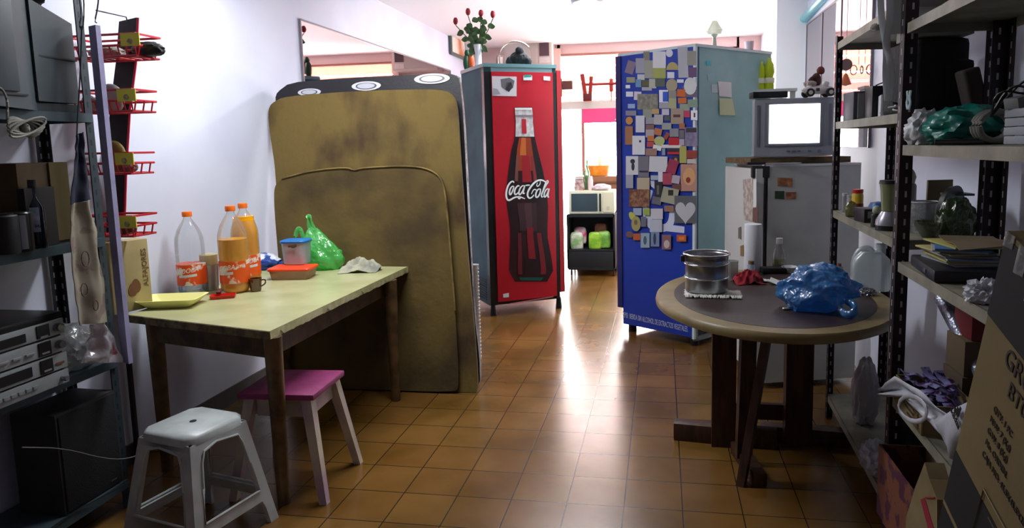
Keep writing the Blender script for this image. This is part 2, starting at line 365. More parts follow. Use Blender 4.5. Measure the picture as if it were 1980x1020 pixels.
def pink_stool():
    t = thing('wooden_stool', 'painted wooden stool with magenta seat under the table edge', 'stool', (-1.64, 2.77, 0), RD(3))
    mp_ = mat('9a3a70', .5, col2='7a2c58', sc=12, bump=.15, mixr=(.3, .8)); mc = mat('c6bfa6', .6, col2='a890a0', sc=6, bump=.1)
    mkobj('seat', G().box((0, 0, .457), (.345, .33, .026), bev=.006), mp_, t)
    for s in (-1, 1):
        mkobj('apron', G().box((0, s * .118, .40), (.21, .02, .085)), mc, t); mkobj('apron', G().box((s * .125, 0, .40), (.02, .21, .085)), mc, t)
        for q in (-1, 1):
            g = G(); tp, bt = V((s * .128, q * .125, .443)), V((s * .205, q * .19, 0)); w = .023; w2 = .017
            vs = [(tp.x + a * w, tp.y + b * w, tp.z) for a, b in ((-1, -1), (1, -1), (1, 1), (-1, 1))] + [(bt.x + a * w2, bt.y + b * w2, 0) for a, b in ((-1, -1), (1, -1), (1, 1), (-1, 1))]
            g.add(vs, [[0, 1, 2, 3], [4, 7, 6, 5]] + [[i, i + 4, (i + 1) % 4 + 4, (i + 1) % 4] for i in range(4)]); l = mkobj('leg', g, mc, t, smooth=False)
            g = G(); g.box((bt.x - s * .012, bt.y - q * .012, .045), (.036, .036, .09), (q * .0, 0, 0)); 
pink_stool()

# ---------------------------------------------------------------- things on the left table
ZT = .771
def bottle_pet(px, py, wpx, hpx, liquid, label, labelcol, grp=None, fill=.5, lx=0, back=0):
    p = atz(px, py, ZT); k = mpp(p); r = wpx * k / 2; h = hpx * k
    t = thing('soda_bottle', label, 'bottle', p, YAW * .5, grp)
    prof = [(0, 0), (r * .72, 0), (r * .95, h * .03), (r, h * .07), (r * .98, h * .1), (r * .98, h * .38), (r, h * .4), (r, h * .6), (r * .96, h * .68), (r * .78, h * .78), (r * .45, h * .87), (r * .27, h * .915), (r * .27, h * .96)]
    mkobj('bottle_body', G().lathe(prof), film('f4fafc', .93, .05, 0, 25, .03), t, ang=60)
    zf = h * fill; lp = [(x * .95 if x else 0, max(z, .002)) for x, z in prof if z < zf]
    rr = lp[-1][0]; lp += [(rr, zf), (0, zf)]
    if liquid: mkobj('liquid', G().lathe(lp), liquid, t, ang=60)
    mkobj('cap', G().lathe([(0, h * 1.0), (r * .31, h), (r * .34, h * .99), (r * .34, h * .94), (0, h * .94)]), mat('f07018', .4), t)
    g = G(); g.lathe([(r * 1.005, h * .12), (r * 1.01, h * .12), (r * 1.01, h * .37), (r * 1.005, h * .37)], n=36)
    wl = mkobj('wrap_label', g, mat(labelcol, .35, col2='e8e0d0', sc=16, mixr=(.55, .6)), t)
    # lettering bent round the bottle
    cu = bpy.data.curves.new('w', 'FONT'); cu.body = 'OROOBA'; cu.size = h * .078; cu.shear = .2; cu.align_x = 'CENTER'; cu.extrude = .0003
    o = bpy.data.objects.new('w', cu); COL.objects.link(o); dg = bpy.context.evaluated_depsgraph_get(); me = bpy.data.meshes.new_from_object(o.evaluated_get(dg)); bpy.data.objects.remove(o)
    bm = bmesh.new(); bm.from_mesh(me); bmesh.ops.triangulate(bm, faces=bm.faces)
    for v in bm.verts:
        a = v.co.x / (r * 1.01) * .9 - pi / 2 + lx + .12; q = r * 1.015 + v.co.z; v.co = V((q * cos(a), q * sin(a), h * .27 + v.co.y + (a + pi / 2 - lx) * .008))
    bm.to_mesh(me); bm.free(); me.materials.clear(); me.materials.append(mat('f4f4f0', .4)); lo = bpy.data.objects.new('lettering', me); COL.objects.link(lo); lo.parent = wl
    g = G(); zc = h * .215
    g.sheet(lambda u, v: ((r * 1.012) * cos(-pi / 2 + lx - .4 + u * 1.3), (r * 1.012) * sin(-pi / 2 + lx - .4 + u * 1.3), zc + u * .006 + v * h * .03), 12, 1, .0004)
    mkobj('label_band', g, mat('d8e0e4', .4), wl)
ORG = mat('ffae06', .25)
bottle_pet(374, 566, 52, 158, film('e8f0f2', .8, .05, 0), 'nearly empty clear soda bottle with orange cap beside the yellow tray', 'e8531a', fill=.11, lx=.0)
bottle_pet(457, 563, 54, 166, ORG, 'half full orange soda bottle standing in front of its twin', 'ea5a18', fill=.62, lx=-.5)
bottle_pet(480, 548, 50, 156, ORG, 'nearly full orange soda bottle behind the half full one', 'ea5a18', fill=.84, lx=.45)
# foam tray
p = atz(335, 590, ZT); t = thing('foam_tray', 'shallow yellow foam tray on near end of cream table', 'tray', p, RD(14))
w, d, hh = .14, .095, .042; g = G()
def rr(w, d, c, z, n=5):
    o = []
    for sx, sy, a0 in ((1, 1, 0), (-1, 1, 90), (-1, -1, 180), (1, -1, 270)):
        for i in range(n + 1): a = RD(a0 + 90 * i / n); o.append((sx * (w - c) + c * cos(a), sy * (d - c) + c * sin(a), z))
    return o
def rings(g, rs, cap0=True, cap1=True):
    n = len(rs[0]); g.add(sum(rs, []), ([list(range(n))[::-1]] if cap0 else []) + ([list(range((len(rs) - 1) * n, len(rs) * n))] if cap1 else []) + [[k * n + i, k * n + (i + 1) % n, (k + 1) * n + (i + 1) % n, (k + 1) * n + i] for k in range(len(rs) - 1) for i in range(n)]); return g
rings(g, [rr(w * .66, d * .62, .02, 0), rr(w * .7, d * .66, .02, .003), rr(w * .97, d * .95, .025, hh - .004), rr(w, d, .025, hh), rr(w * .96, d * .94, .025, hh), rr(w * .66, d * .62, .02, .006)])
mkobj('tray_body', g, mat('f0ec9c', .55), t)
# red tray with knife
p = atz(432, 575, ZT); t = thing('small_tray', 'small red plastic tray beside the clear soda bottle', 'tray', p, RD(28))
rings(g := G(), [rr(.055, .032, .008, 0), rr(.06, .036, .008, .016), rr(.056, .032, .008, .016), rr(.052, .029, .006, .005)]); mkobj('tray_body', g, mat('d0281c', .35), t)
p = atz(425, 572, ZT); single('lighter', G().box((0, 0, .025), (.022, .05, .014), (.2, 0, 0), .004), mat('5a3430', .3), 'dark brown lighter lying across the small red tray', 'lighter', loc=(p.x, p.y, ZT), rz=.4)
# tall cylinder behind
p = atz(408, 560, ZT); k = mpp(p); t = thing('tall_tumbler', 'tall hazy plastic tumbler between clear and orange bottles', 'tumbler', p)
g = G(); g.lathe([(0, .004), (14 * k, .004), (17 * k, .14), (16 * k, .14), (13 * k, .002), (0, .002)]); mkobj('tumbler_body', g, film('d0cfd2', .45, .2, 0), t)
mkobj('tumbler_lid', G().lathe([(0, .0), (16 * k, 0), (16 * k, .05), (13 * k, .054), (0, .054)], (0, 0, .141)), mat('b8ac80', .5), t)
# brown cup
p = atz(495, 562, ZT); k = mpp(p); t = thing('glass_cup', 'small brown glass cup with handle in front of orange bottle', 'cup', p)
mkobj('cup_body', G().lathe([(0, 0), (.024, 0), (.027, .006), (.033, .068), (.030, .068), (.025, .01), (0, .008)]), film('7a3c08', .35, .05, 0), t)
mkobj('handle', G().tube([(.03, 0, .058), (.055, .005, .062), (.056, .005, .04), (.03, 0, .025)], .004, 7, smooth=2), film('7a3c08', .3, .05, 0), t)
# containers
def container(px, py, w, d, h, lidcol, bodym, label, rz, zz=ZT, c=.02, tp=1.12, content=None):
    p = atz(px, py, zz); t = thing('food_container', label, 'container', p, rz)
    rings(g := G(), [rr(w / tp, d / tp, c, 0), rr(w, d, c, h), rr(w - .002, d - .002, c, h), rr(w / tp - .002, d / tp - .002, c, .002)]); mkobj('container_body', g, bodym, t)
    if content: rings(g := G(), [rr(w / tp * .95, d / tp * .95, c, .003), rr(w * .93, d * .93, c, h * .45)]); mkobj('content', g, content, t)
    rings(g := G(), [rr(w + .004, d + .004, c, h - .006), rr(w + .006, d + .006, c, h + .004), rr(w + .002, d + .002, c, h + .009), rr(w - .012, d - .012, c, h + .006)]); mkobj('lid', g, mat(lidcol, .35), t); return p, h
p, h_ = container(568, 536, .118, .08, .056, 'f04818', film('c88858', .35, .2, 0), 'wide food container with red lid beneath the blue one', RD(8), content=mat('a8713c', .5))
p2, h2 = container(575, 508, .074, .062, .132, '2a7ac8', film('dce4ee', .35, .25, 0), 'tall clear food container with blue lid on the red lid', RD(6), zz=ZT + h_ + .0095, c=.03, tp=1.1)
q = atp(565, 476, p2 + V((0, -.067, 0)), V((0, 1, 0))); single('sticker', G().box((0, 0, 0), (.05, .003, .012)).box((.018, -.001, .004), (.012, .003, .016)).box((.005, 0, -.006), (.02, .003, .01)), mat('4a4a30', .5), 'dark printed strip on the front of the blue lidded container', 'sticker', loc=(q.x, p2.y - .0675, q.z), rz=RD(6))

def bag(name, label, cat, p, d, m, seed=1, amp=.28, fr=2.2, rz=0, group=None, fn=None, handles=(), sub=4, part='bag_body', hm=None, hr=.006, flat=3.5):
    t = thing(name, label, cat, p, rz, group); mkobj(part, G().blob((0, 0, 0), d, seed, amp, fr, sub, fn=fn), m, t, ang=70)
    for hpts in handles: mkobj('handle', G().tube(hpts, hr, 8, flat=flat, smooth=2), hm or m, t, ang=70)
    return t
GR = film('70f078', .3, .25, .6, 30, .1)
p = atz(622, 520, ZT); p = V((p.x, p.y + .02, ZT)); k = mpp(p)
def gf(q):
    s = max(0, q.z + .3); q = V((q.x * (1 - .42 * max(0, s)) - .30 * s, q.y * (1 - .5 * max(0, s)), q.z)); return q
bag('plastic_bag', 'translucent green plastic carrier bag behind the food containers', 'bag', p, (.27, .17, .25), GR, 4, .22, 2.0, 0, fn=gf,
    handles=([(-.06, 0, .2), (-.085, 0, .29), (-.088, .01, .325), (-.07, .012, .325), (-.06, 0, .28), (-.02, 0, .2)], [(-.165, 0, .1), (-.175, 0, .2), (-.155, 0, .25), (-.135, 0, .25), (-.12, 0, .2), (-.11, 0, .13)]), hr=.004)
# white blue sack at the back
p = atz(522, 512, ZT); bag('food_sack', 'white and blue printed plastic sack behind the soda bottles', 'sack', (p.x, 3.9, ZT), (.30, .13, .10), mat('dfe2ee', .35, col2='2a4a9a', sc=9, mixr=(.52, .55), bump=.3, bsc=14), 9, .2)
p = atz(504, 520, ZT); single('plastic_scrap', G().box((0, 0, .02), (.055, .04, .038), (0, .3, .4), .012), mat('2a9a62', .4), 'green plastic piece beside the orange bottles', 'plastic piece', loc=(p.x + .01, p.y - .02, ZT))
def cloth(name, label, p, w, d, h, m, seed, rz=0, cat='cloth'):
    so = V((seed * 3.3, seed * 1.9, 0))
    def f(u, v):
        x, y = (u - .5) * 2, (v - .5) * 2; rad = math.sqrt(x * x + y * y); edge = 1 + .22 * noise.noise(V((x * 1.5, y * 1.5, 3)) + so)
        a = .5 - abs(noise.noise(V((x * 1.6, y * 1.6, 0)) + so)) * 1.3 + .25 * noise.noise(V((x * 4, y * 4, 1)) + so)
        z = max(0, (1 - rad ** 2 * .75)) * h * max(.05, a + .45)
        return (x * w / 2 * edge * (1 - .15 * abs(y)), y * d / 2 * edge, z + .004)
    return single(name, G().sheet(f, 34, 34, .004), m, label, cat, loc=p, rz=rz, ang=80)
RAG = mat('b9b8a0', .9, col2='8f9084', sc=14, bump=.3)
cloth('cleaning_rag', 'crumpled greyish rag at the far end of the cream table', (atz(712, 517, ZT).x, atz(708, 517, ZT).y - .1, ZT), .25, .18, .085, RAG, 3, .2)
# alfajores carton
P0 = atz(222, 609, .772); P1 = atz(296, 592, .772)
t = thing('cardboard_box', 'tan carton printed ALFAJORES standing upright at the table end', 'box', (P0.x, P0.y, .772), math.atan2(P1.y - P0.y, P1.x - P0.x)); w = (P1 - P0).length; hc = .33
mkobj('carton', G().box((w / 2 + .0, .05, hc / 2), (w, .1, hc), bev=.002), mat('ab9a6c', .75, col2='96875c', sc=5), t)
text('lettering', 'ALFAJORES', .034, face_M((w * .93, -.0015, hc * .32), (0, 0, 1), (-1, 0, 0)), mat('6a5030', .7), t, sx=1.08)
g = G()
for cx_, cz_, s_ in ((.5, .30, 1), (.6, .35, 1.1)):
    g.slab([(w * cx_ + .02 * s_ * cos(a) * (1 - .2 * sin(a)), hc * cz_ + .03 * s_ * sin(a)) for a in [2 * pi * i / 16 for i in range(16)]], -.002 - .0006 * s_, .001)
mkobj('printed_biscuits', g, mat('6a4428', .7), t)
# ---------------------------------------------------------------- leaning boards
def board(px_poly, yb, lean, th, name, label, m, parts=None, sm=2):
    """outline traced on a plane through floor line y=yb that leans back by lean (dy per dz)"""
    n = V((0, 1, -lean)).normalized(); o = V((0, yb, 0)); P = [atp(x, y, o, n) for x, y in px_poly]
    for _ in range(sm):
        q = []
        for i in range(len(P)): a, b = P[i], P[(i + 1) % len(P)]; q += [a * .8 + b * .2, a * .2 + b * .8]
        P = q
    P = [V((p.x, p.y, max(p.z, .003))) for p in P]
    base = V((sum(p.x for p in P) / len(P), yb, 0)); t = thing(name, label, 'board', base)
    g = G(Matrix.Translation(-base)); N_ = len(P); B = [p + V((0, th, 0)) for p in P]
    g.add(P + B, [list(range(N_)), list(range(N_, 2 * N_))[::-1]] + [[i, N_ + i, N_ + (i + 1) % N_, (i + 1) % N_] for i in range(N_)])
    mkobj('sheet', g, m, t, ang=30); return t, n, o
MB1 = mat('665428', .9, col2='46381e', sc=2.6, mixr=(.38, .62), bump=.35, bsc=22, detail=8)
MB2 = mat('6c592c', .9, col2='382618', sc=2.2, mixr=(.45, .68), bump=.35, bsc=22, detail=8, stretch=(1.6, 1, 1))
tb, nb, ob = board([(550, 186), (700, 175), (830, 172), (868, 176), (884, 195), (890, 300), (905, 500), (921, 680), (925, 760), (905, 767), (800, 762), (700, 755), (560, 752), (552, 700), (540, 500), (533, 330), (522, 260), (518, 215), (524, 200)], 3.95, .15, .02, 'brown_board', 'tall stained brown cardboard sheet with rounded corners, middle of the three', MB2)
tb2, nb2, ob2 = board([(545, 345), (600, 330), (670, 322), (683, 330), (690, 324), (800, 319), (840, 330), (858, 350), (866, 420), (880, 600), (888, 745), (880, 758), (700, 752), (560, 748), (550, 700), (540, 520), (530, 400), (530, 360)], 3.92, .15, .02, 'brown_board', 'lower brown cardboard sheet with notched top, nearest to the table', MB1)
g = G(Matrix.Translation(-tb2.location)); g.tube([atp(x, y, ob2 + V((0, -.004, 0)), nb2) for x, y in [(545, 345), (600, 330), (670, 323), (685, 330), (700, 324), (800, 320), (840, 331), (858, 352), (866, 420), (880, 600)]], .006, 6, smooth=2)
mkobj('folded_lip', g, mat('86713c', .8, col2='5c4a28', sc=9), tb2)
tb3, nb3, ob3 = board([(536, 178), (560, 160), (640, 152), (760, 146), (870, 142), (888, 148), (896, 220), (905, 400), (916, 600), (927, 690), (928, 748), (900, 757), (600, 745), (560, 600), (540, 300), (532, 190)], 4.02, .15, .04, 'printed_board', 'black printed board with white ovals behind the brown sheets', mat('121116', .5, col2='1e1a22', sc=6, bump=.1), sm=1)
for cx_, cy_, w_, h_ in ((598, 178, 24, 7), (708, 166, 30, 9), (835, 152, 36, 10)):
    g = G(Matrix.Translation(-tb3.location)); pts = []
    c_ = atp(cx_, cy_, ob3 + V((0, -.003, 0)), nb3); k = mpp(c_)
    for s_, mm, dy in ((1, 'c8c8d0', 0), (.72, '50505a', -.002), (.6, 'b4b4bc', -.004)):
        g = G(Matrix.Translation(-tb3.location)); vs = [c_ + V((w_ * k * s_ * cos(a), h_ * k * s_ * sin(a) * .25 + dy, h_ * k * s_ * sin(a))) for a in [2 * pi * i / 24 for i in range(24)]]
        g.add(vs + [v + V((0, .002, 0)) for v in vs], [list(range(24)), list(range(24, 48))[::-1]] + [[i, i + 24, (i + 1) % 24 + 24, (i + 1) % 24] for i in range(24)]); mkobj('printed_oval', g, mat(mm, .4), tb3)
g = G(Matrix.Translation(-tb3.location)); g.tube([atp(x, y, ob3 + V((0, .02, 0)), nb3) for x, y in [(888, 150), (897, 230), (905, 400), (916, 600), (926, 690)]], .008, 6, smooth=1); mkobj('worn_edge', g, mat('b8b4ac', .8, col2='2a2428', sc=18), tb3)
p = atz(919, 570, .0); t = thing('cup_stack', 'stack of white paper cups between brown boards and red refrigerator', 'cup stack', (-1.28, 4.55, 0))
# a small cupboard top carries it: keep the cups on the floor as a tall sleeve
g = G();
for i in range(26): g.lathe([(0, i * .026), (.024, i * .026), (.034, i * .026 + .045), (.031, i * .026 + .045), (0, i * .026 + .02)], n=12)
mkobj('cups', g, mat('dcdcd8', .5), t)
# ---------------------------------------------------------------- red refrigerator
BLK = mat('16181a', .4)
A, B = atz(950, 612), atz(1093, 596); A.z = B.z = 0
ux = (B - A).normalized(); uy = V((-.56, .83, 0)); D = .62; ZR = 2.195
t = thing('display_refrigerator', 'red upright drinks refrigerator with a large cola bottle picture', 'refrigerator', A)
def quad(a, b, s0, s1, y0, y1, uxx=ux, uyy=uy, L=None):
    L = L or (B - A).length
    f = lambda s, y: (a + uxx * (s * L) + uyy * y); return [tuple(f(s0, y0).xy), tuple(f(s1, y0).xy), tuple(f(s1, y1).xy), tuple(f(s0, y1).xy)]
mkobj('cabinet', inv(t).prism(quad(A, B, 0, .93, .06, D), .1, ZR - .02), mat('40606a', .75, col2='36505a', sc=3), t)
mkobj('base_grille', inv(t).prism(quad(A, B, .01, .92, .05, D - .02), .09, .34), BLK, t)
g = inv(t)
for i in range(9): g.prism(quad(A, B, -.008, 0.0, .1, D - .06), .13 + i * .022, .14 + i * .022)
mkobj('side_grille', g, mat('25282a', .5), t)
g = inv(t); g.prism(quad(A, B, 0, .09, 0, .06), .1, ZR); g.prism(quad(A, B, .88, .93, 0, .06), .1, ZR); mkobj('door_frame', g, BLK, t)
g = inv(t); g.prism(quad(A, B, 0, .93, 0, .06), ZR - .06, ZR); g.prism(quad(A, B, -.01, .94, -.005, D), ZR - .02, ZR + .01); mkobj('top_trim', g, mat('6a9298', .35), t)
RED = mat('c01a2c', .35, col2='b01626', sc=2)
door = mkobj('door', inv(t).prism(quad(A, B, .09, .88, -.015, .02), .13, ZR - .06), RED, t)
mkobj('side_door', inv(t).prism(quad(A, B, .94, 1.0, .0, .05), .16, ZR - .04), mat('b0242e', .4), t)
for s in (.06, .95): q = A + ux * s * (B - A).length + uy * .06; mkobj('foot', inv(t).cyl((q.x, q.y, 0), (q.x, q.y, .1), .03, .02), BLK, t)
q = A + uy * (D - .05); mkobj('foot', inv(t).cyl((q.x, q.y, 0), (q.x, q.y, .1), .03, .02), BLK, t)
fn = ux.cross(V((0, 0, 1))).normalized()
if fn.y > 0: fn = -fn
F0 = A + fn * .017
def fr(x, y, off=0): return atp(x, y, F0 + fn * off, fn)
ft = thing
def flat_poly(name, pts, m, parent, root, off, n, th=.0012, origin=None, smooth=0):
    """pixel outline on the plane through origin with normal n, made a thin printed sheet"""
    o_ = (origin or F0) + n * off; P = [atp(x, y, o_, n) for x, y in pts]
    g = inv(root); k = len(P); Q = [p - n * th for p in P]
    g.add(P + Q, [list(range(k)), list(range(k, 2 * k))[::-1]] + [[i, k + i, k + (i + 1) % k, (i + 1) % k] for i in range(k)])
    return mkobj(name, g, m, parent, smooth=False)
# printed bottle: outline x by height in the frame's pixels, door local
def bott(y, k=1.0):
    T = [(207, 995, 1029), (225, 996, 1031), (235, 997, 1031), (265, 996, 1034), (290, 989, 1040), (330, 983, 1050), (360, 980, 1056), (400, 980, 1060), (430, 986, 1059), (455, 987, 1058), (490, 986, 1065), (520, 984, 1070), (536, 987, 1068), (544, 996, 1058)]
    for a, b in zip(T, T[1:]):
        if y <= b[0]:
            f = (y - a[0]) / (b[0] - a[0]); l, r = a[1] + (b[1] - a[1]) * f, a[2] + (b[2] - a[2]) * f; c = (l + r) / 2; return c + (l - c) * k, c + (r - c) * k
    return T[-1][1:]
def bpoly(y0, y1, k=1.0, s0=-1, s1=1, n=16):
    ys = [y0 + (y1 - y0) * i / n for i in range(n + 1)]; o = []
    def X(y, s): l, r = bott(y, k); return (l + r) / 2 + (r - l) / 2 * s
    return [(X(y, s1), y) for y in ys] + [(X(y, s0), y) for y in reversed(ys)]
pb = flat_poly('printed_bottle', bpoly(207, 544), mat('35161a', .35, col2='1c1216', sc=5, stretch=(1, 1, .4)), door, t, .001, fn)
tag(pb, 'dark contour bottle picture')
door2 = door
flat_poly('bottle_neck', bpoly(208, 264, .97), mat('c4b8bc', .35, col2='e0dcdc', sc=30), door, t, .002, fn)
for k_, (y0, y1, s0, s1, c_) in enumerate(((266, 330, -.6, .6, '9a3a20'), (266, 300, -.35, .1, 'c86a30'), (300, 352, -.2, .3, 'a01c28'), (300, 350, .42, .6, '8a3038'), (300, 350, -.62, -.45, '7a4a44'), (392, 446, -.5, .45, '42282e'), (392, 440, -.15, .2, '523439'), (440, 500, -.1, .25, '8a1a24'), (450, 530, .45, .7, '7a2028'), (450, 530, -.62, -.42, '6a2028'), (500, 530, -.3, .3, '2a1418'), (536, 542, -.6, .6, '1c5048'), (230, 258, -.3, .2, 'c02434'), (208, 212, -1, 1, 'e8e4e4'), (222, 226, -1, 1, '8a8084'))):
    flat_poly('printed_highlight', bpoly(y0, y1, .97, s0, s1, 8), mat(c_, .35), door, t, .0025 + k_ * .00025, fn)
# script lettering
def stroke(pts, w, parent, root, off, n, m, origin=None, name='lettering', closed=False):
    P = [V((x, y, 0)) for x, y in pts]
    for _ in range(2):
        q = [P[0]]
        for a, b in zip(P, P[1:]): q += [a * .75 + b * .25, a * .25 + b * .75]
        q.append(P[-1]); P = q
    L_, R_ = [], []; N_ = len(P)
    for i, p in enumerate(P):
        t_ = (P[min(i + 1, N_ - 1)] - P[max(i - 1, 0)]).normalized(); nn = V((-t_.y, t_.x, 0)); f = i / (N_ - 1)
        ww = w * (.35 + .65 * sin(pi * f) ** .6); L_.append((p + nn * ww / 2)); R_.append((p - nn * ww / 2))
    o_ = (origin or F0) + n * off; A1 = [atp(p.x, p.y, o_, n) for p in L_]; B1 = [atp(p.x, p.y, o_, n) for p in R_]
    return A1, B1, N_
def script(strokes, parent, root, off, n, m, origin=None, name='lettering'):
    g = inv(root)
    for pts, w in strokes:
        A1, B1, N_ = stroke(pts, w, parent, root, off, n, m, origin); g.add(A1 + B1, [[i, i + 1, N_ + i + 1, N_ + i] for i in range(N_ - 1)])
    return mkobj(name, g, m, parent, smooth=False)
S = lambda ox, oy, pts: [(ox + x, oy + y) for x, y in pts]
oval = lambda cx, cy, rx_, ry_, sl=.3: [(cx + rx_ * cos(a) - sl * ry_ * sin(a), cy + ry_ * sin(a)) for a in [2 * pi * i / 10 - pi / 2 for i in range(11)]]
Z_ = lambda *p: [(960 + x / 12.75, 330 + y / 12.75) for x, y in p]
st = [(Z_((430, 300), (420, 258), (370, 262), (310, 320), (260, 430), (237, 560), (245, 670), (290, 732), (350, 712), (430, 660), (520, 638), (600, 645), (705, 690)), 3.6), (Z_((520, 640), (560, 700), (600, 650)), 2.5),
      (Z_((430, 380), (380, 380), (335, 450), (315, 540), (335, 600), (380, 540), (415, 450), (430, 380)), 3.2), (Z_((565, 385), (540, 355), (470, 420), (440, 520), (455, 592), (505, 570), (545, 520)), 3.2),
      (Z_((695, 370), (630, 365), (570, 450), (545, 560), (575, 598), (635, 520), (690, 380)), 3), (Z_((705, 355), (665, 480), (650, 570), (700, 545)), 3), (Z_((715, 358), (825, 350)), 2.6),
      (Z_((1250, 330), (1190, 255), (1100, 222), (1020, 235), (930, 290), (830, 410), (765, 530), (765, 630), (815, 682), (880, 650), (925, 590)), 3.6), (Z_((1080, 240), (1080, 320), (1020, 390), (985, 365), (1010, 290)), 1.9), (Z_((860, 575), (900, 480), (945, 450), (990, 480)), 2.2),
      (Z_((1085, 450), (1030, 445), (970, 540), (965, 640), (1005, 660), (1060, 590), (1085, 500), (1085, 440)), 3.1), (Z_((1250, 230), (1285, 270), (1230, 330), (1160, 470), (1105, 590), (1115, 655), (1150, 630)), 2.9), (Z_((1240, 240), (1190, 350), (1140, 500)), 2.6),
      (Z_((1295, 450), (1235, 440), (1180, 540), (1170, 640), (1210, 645), (1265, 540), (1295, 440)), 2.9), (Z_((1305, 435), (1270, 560), (1265, 650), (1300, 640)), 2.9)]
script([s for s in st if s[1] > 1], door, t, .008, fn, mat('f4f4f4', .4), name='script_lettering')
flat_poly('photo_sheet', [(951, 147), (999, 148), (999, 186), (952, 185)], mat('d0ccd2', .5), door, t, .003, fn)['label'] = 'black and white photo stuck on the red door'
for pts, c_ in (([(968, 153), (985, 150), (995, 156), (992, 170), (980, 176), (970, 168)], '6a666c'), ([(978, 160), (988, 158), (992, 168), (984, 178), (977, 172)], '2c2a30'), ([(953, 170), (962, 172), (968, 182), (953, 184)], '9a98a2')): flat_poly('photo_figure', pts, mat(c_, .5), door, t, .0045, fn)
for pts, c_ in (([(1012, 146), (1029, 146), (1029, 155), (1012, 155)], 'dce8e8'), ([(1013, 145), (1027, 144), (1028, 149), (1013, 150)], '3aa098'), ([(1051, 147), (1064, 148), (1064, 156), (1051, 155)], 'e8e4ea'), ([(973, 568), (984, 566), (984, 574), (973, 575)], 'e0dede'), ([(987, 586), (1070, 572), (1070, 574), (987, 588)], 'c07078')): flat_poly('sticker', pts, mat(c_, .5), door, t, .003, fn)
# on top of it
def aon(px, py, z, s, y):   # point on the refrigerator top
    q = A + ux * s * (B - A).length + uy * y; return V((q.x, q.y, z))
ZT2 = ZR + .011
p = aon(0, 0, ZT2, .10, .33); t = thing('flower_vase', 'slim white vase on the red refrigerator', 'vase', p)
mkobj('vase_body', G().lathe([(0, 0), (.035, 0), (.03, .02), (.028, .12), (.04, .2), (.037, .2), (.025, .12), (.02, .02), (0, .02)]), mat('e4e0e8', .3), t)
t2 = t
for i, (px, py) in enumerate(((881, 42), (905, 24), (930, 27), (953, 29))):
    q = aty(px, py, p.y); d = q - p; tr = thing('artificial_rose', 'red artificial rose, %s of the four in the white vase' % ('farthest left', 'second from left', 'third from left', 'farthest right')[i], 'flower', p + V((0, 0, .02)), group='artificial roses')
    stem = [(0, 0, 0), (d.x * .1, 0, .2), (d.x * .5, .01 * i, d.z * .6), (d.x, 0, d.z - .05)]
    mkobj('stem', G().tube(stem, .004, 6, smooth=2), mat('2a4a22', .6), tr)
    mkobj('bloom', G().lathe([(0, -.03), (.015, -.02), (.023, .0), (.02, .02), (.012, .035), (0, .03)], (d.x, 0, d.z - .02), 10), mat('b01828', .5, col2='7a1020', sc=30), tr)
    for k in range(9):
        f = .3 + .06 * k; c_ = V((d.x * (f ** 1.6), 0, d.z * f)); a = k * 2.3 + i; g = G(); L_ = .07
        ex = V((cos(a), .25 * sin(2 * a), sin(a) * .6 + .2)).normalized(); sd = ex.cross(V((0, 1, .35))).normalized()
        g.sheet(lambda u, v: c_ + ex * (u * L_ + .01) + sd * ((v - .5) * .055 * sin(pi * min(1, u * .95 + .05)) ** .8) + V((0, 0, -.02 * u * u + .006 * abs(v - .5))), 6, 4, .001)
        mkobj('leaf', g, mat('5c7a4c', .6, col2='3a5230', sc=30), tr)
# green parrot figure and frames
p = aon(0, 0, ZT2, .03, .52); t = thing('parrot_figurine', 'dark green bird figurine on left edge of the red refrigerator', 'figurine', p)
mkobj('bird_body', G().blob((0, 0, 0), (.06, .07, .14), 3, .08, 1.5, 3).blob((.01, 0, .12), (.05, .05, .06), 2, .05, 1.5, 3), mat('1c4a34', .5), t); mkobj('wing', G().blob((.045, 0, .02), (.06, .05, .12), 5, .1, 2, 3), mat('d05a2a', .5), t)
p = aon(0, 0, ZT2, .42, .4); t = thing('photo_frame', 'small standing photo frame beside the white vase', 'picture frame', p, .5); mkobj('frame', G().box((0, 0, .06), (.07, .012, .12), (.1, 0, 0), .002), mat('6a4a40', .5), t); mkobj('photo', G().box((0, -.008, .06), (.045, .002, .09), (.1, 0, 0)), mat('c0b0ac', .5), t)
p = aon(0, 0, ZT2, .62, .22); t = thing('arched_mirror', 'arched glass ornament frame standing before the air conditioner', 'ornament', p + V((-.06, 0, 0)), .3)
arc = [(-.14, 0, 0), (-.15, 0, .1)] + [(.0 - .15 * cos(a), 0, .1 + .13 * sin(a)) for a in [pi * i / 10 for i in range(11)]][1:9]; mkobj('arch', G().tube(arc, .008, 7, smooth=1), mat('9a8a80', .3, .6), t)
mkobj('glass_sheet', G().slab([(-.145, 0), (.1, 0), (.14, .1)] + [(.145 * cos(a), .1 + .125 * sin(a)) for a in [pi * i / 10 for i in range(1, 10)]] + [(-.145, .1)], -.002, .002), GLASS('e8e0e0', .93), t)
p = aon(0, 0, ZT2, .52, .12); t = thing('plush_gorilla', 'dark furry ape figure sitting on top of the red refrigerator', 'figurine', p); FUR = mat('23282c', .9, col2='14181a', sc=40, bump=.5)
mkobj('body', G().blob((0, 0, 0), (.17, .1, .12), 5, .1, 2, 4).blob((.01, -.01, .09), (.075, .07, .075), 2, .08, 2, 3).blob((-.08, -.01, 0), (.07, .07, .08), 8, .1, 2, 3).blob((.085, -.01, 0), (.06, .07, .07), 9, .1, 2, 3), FUR, t)
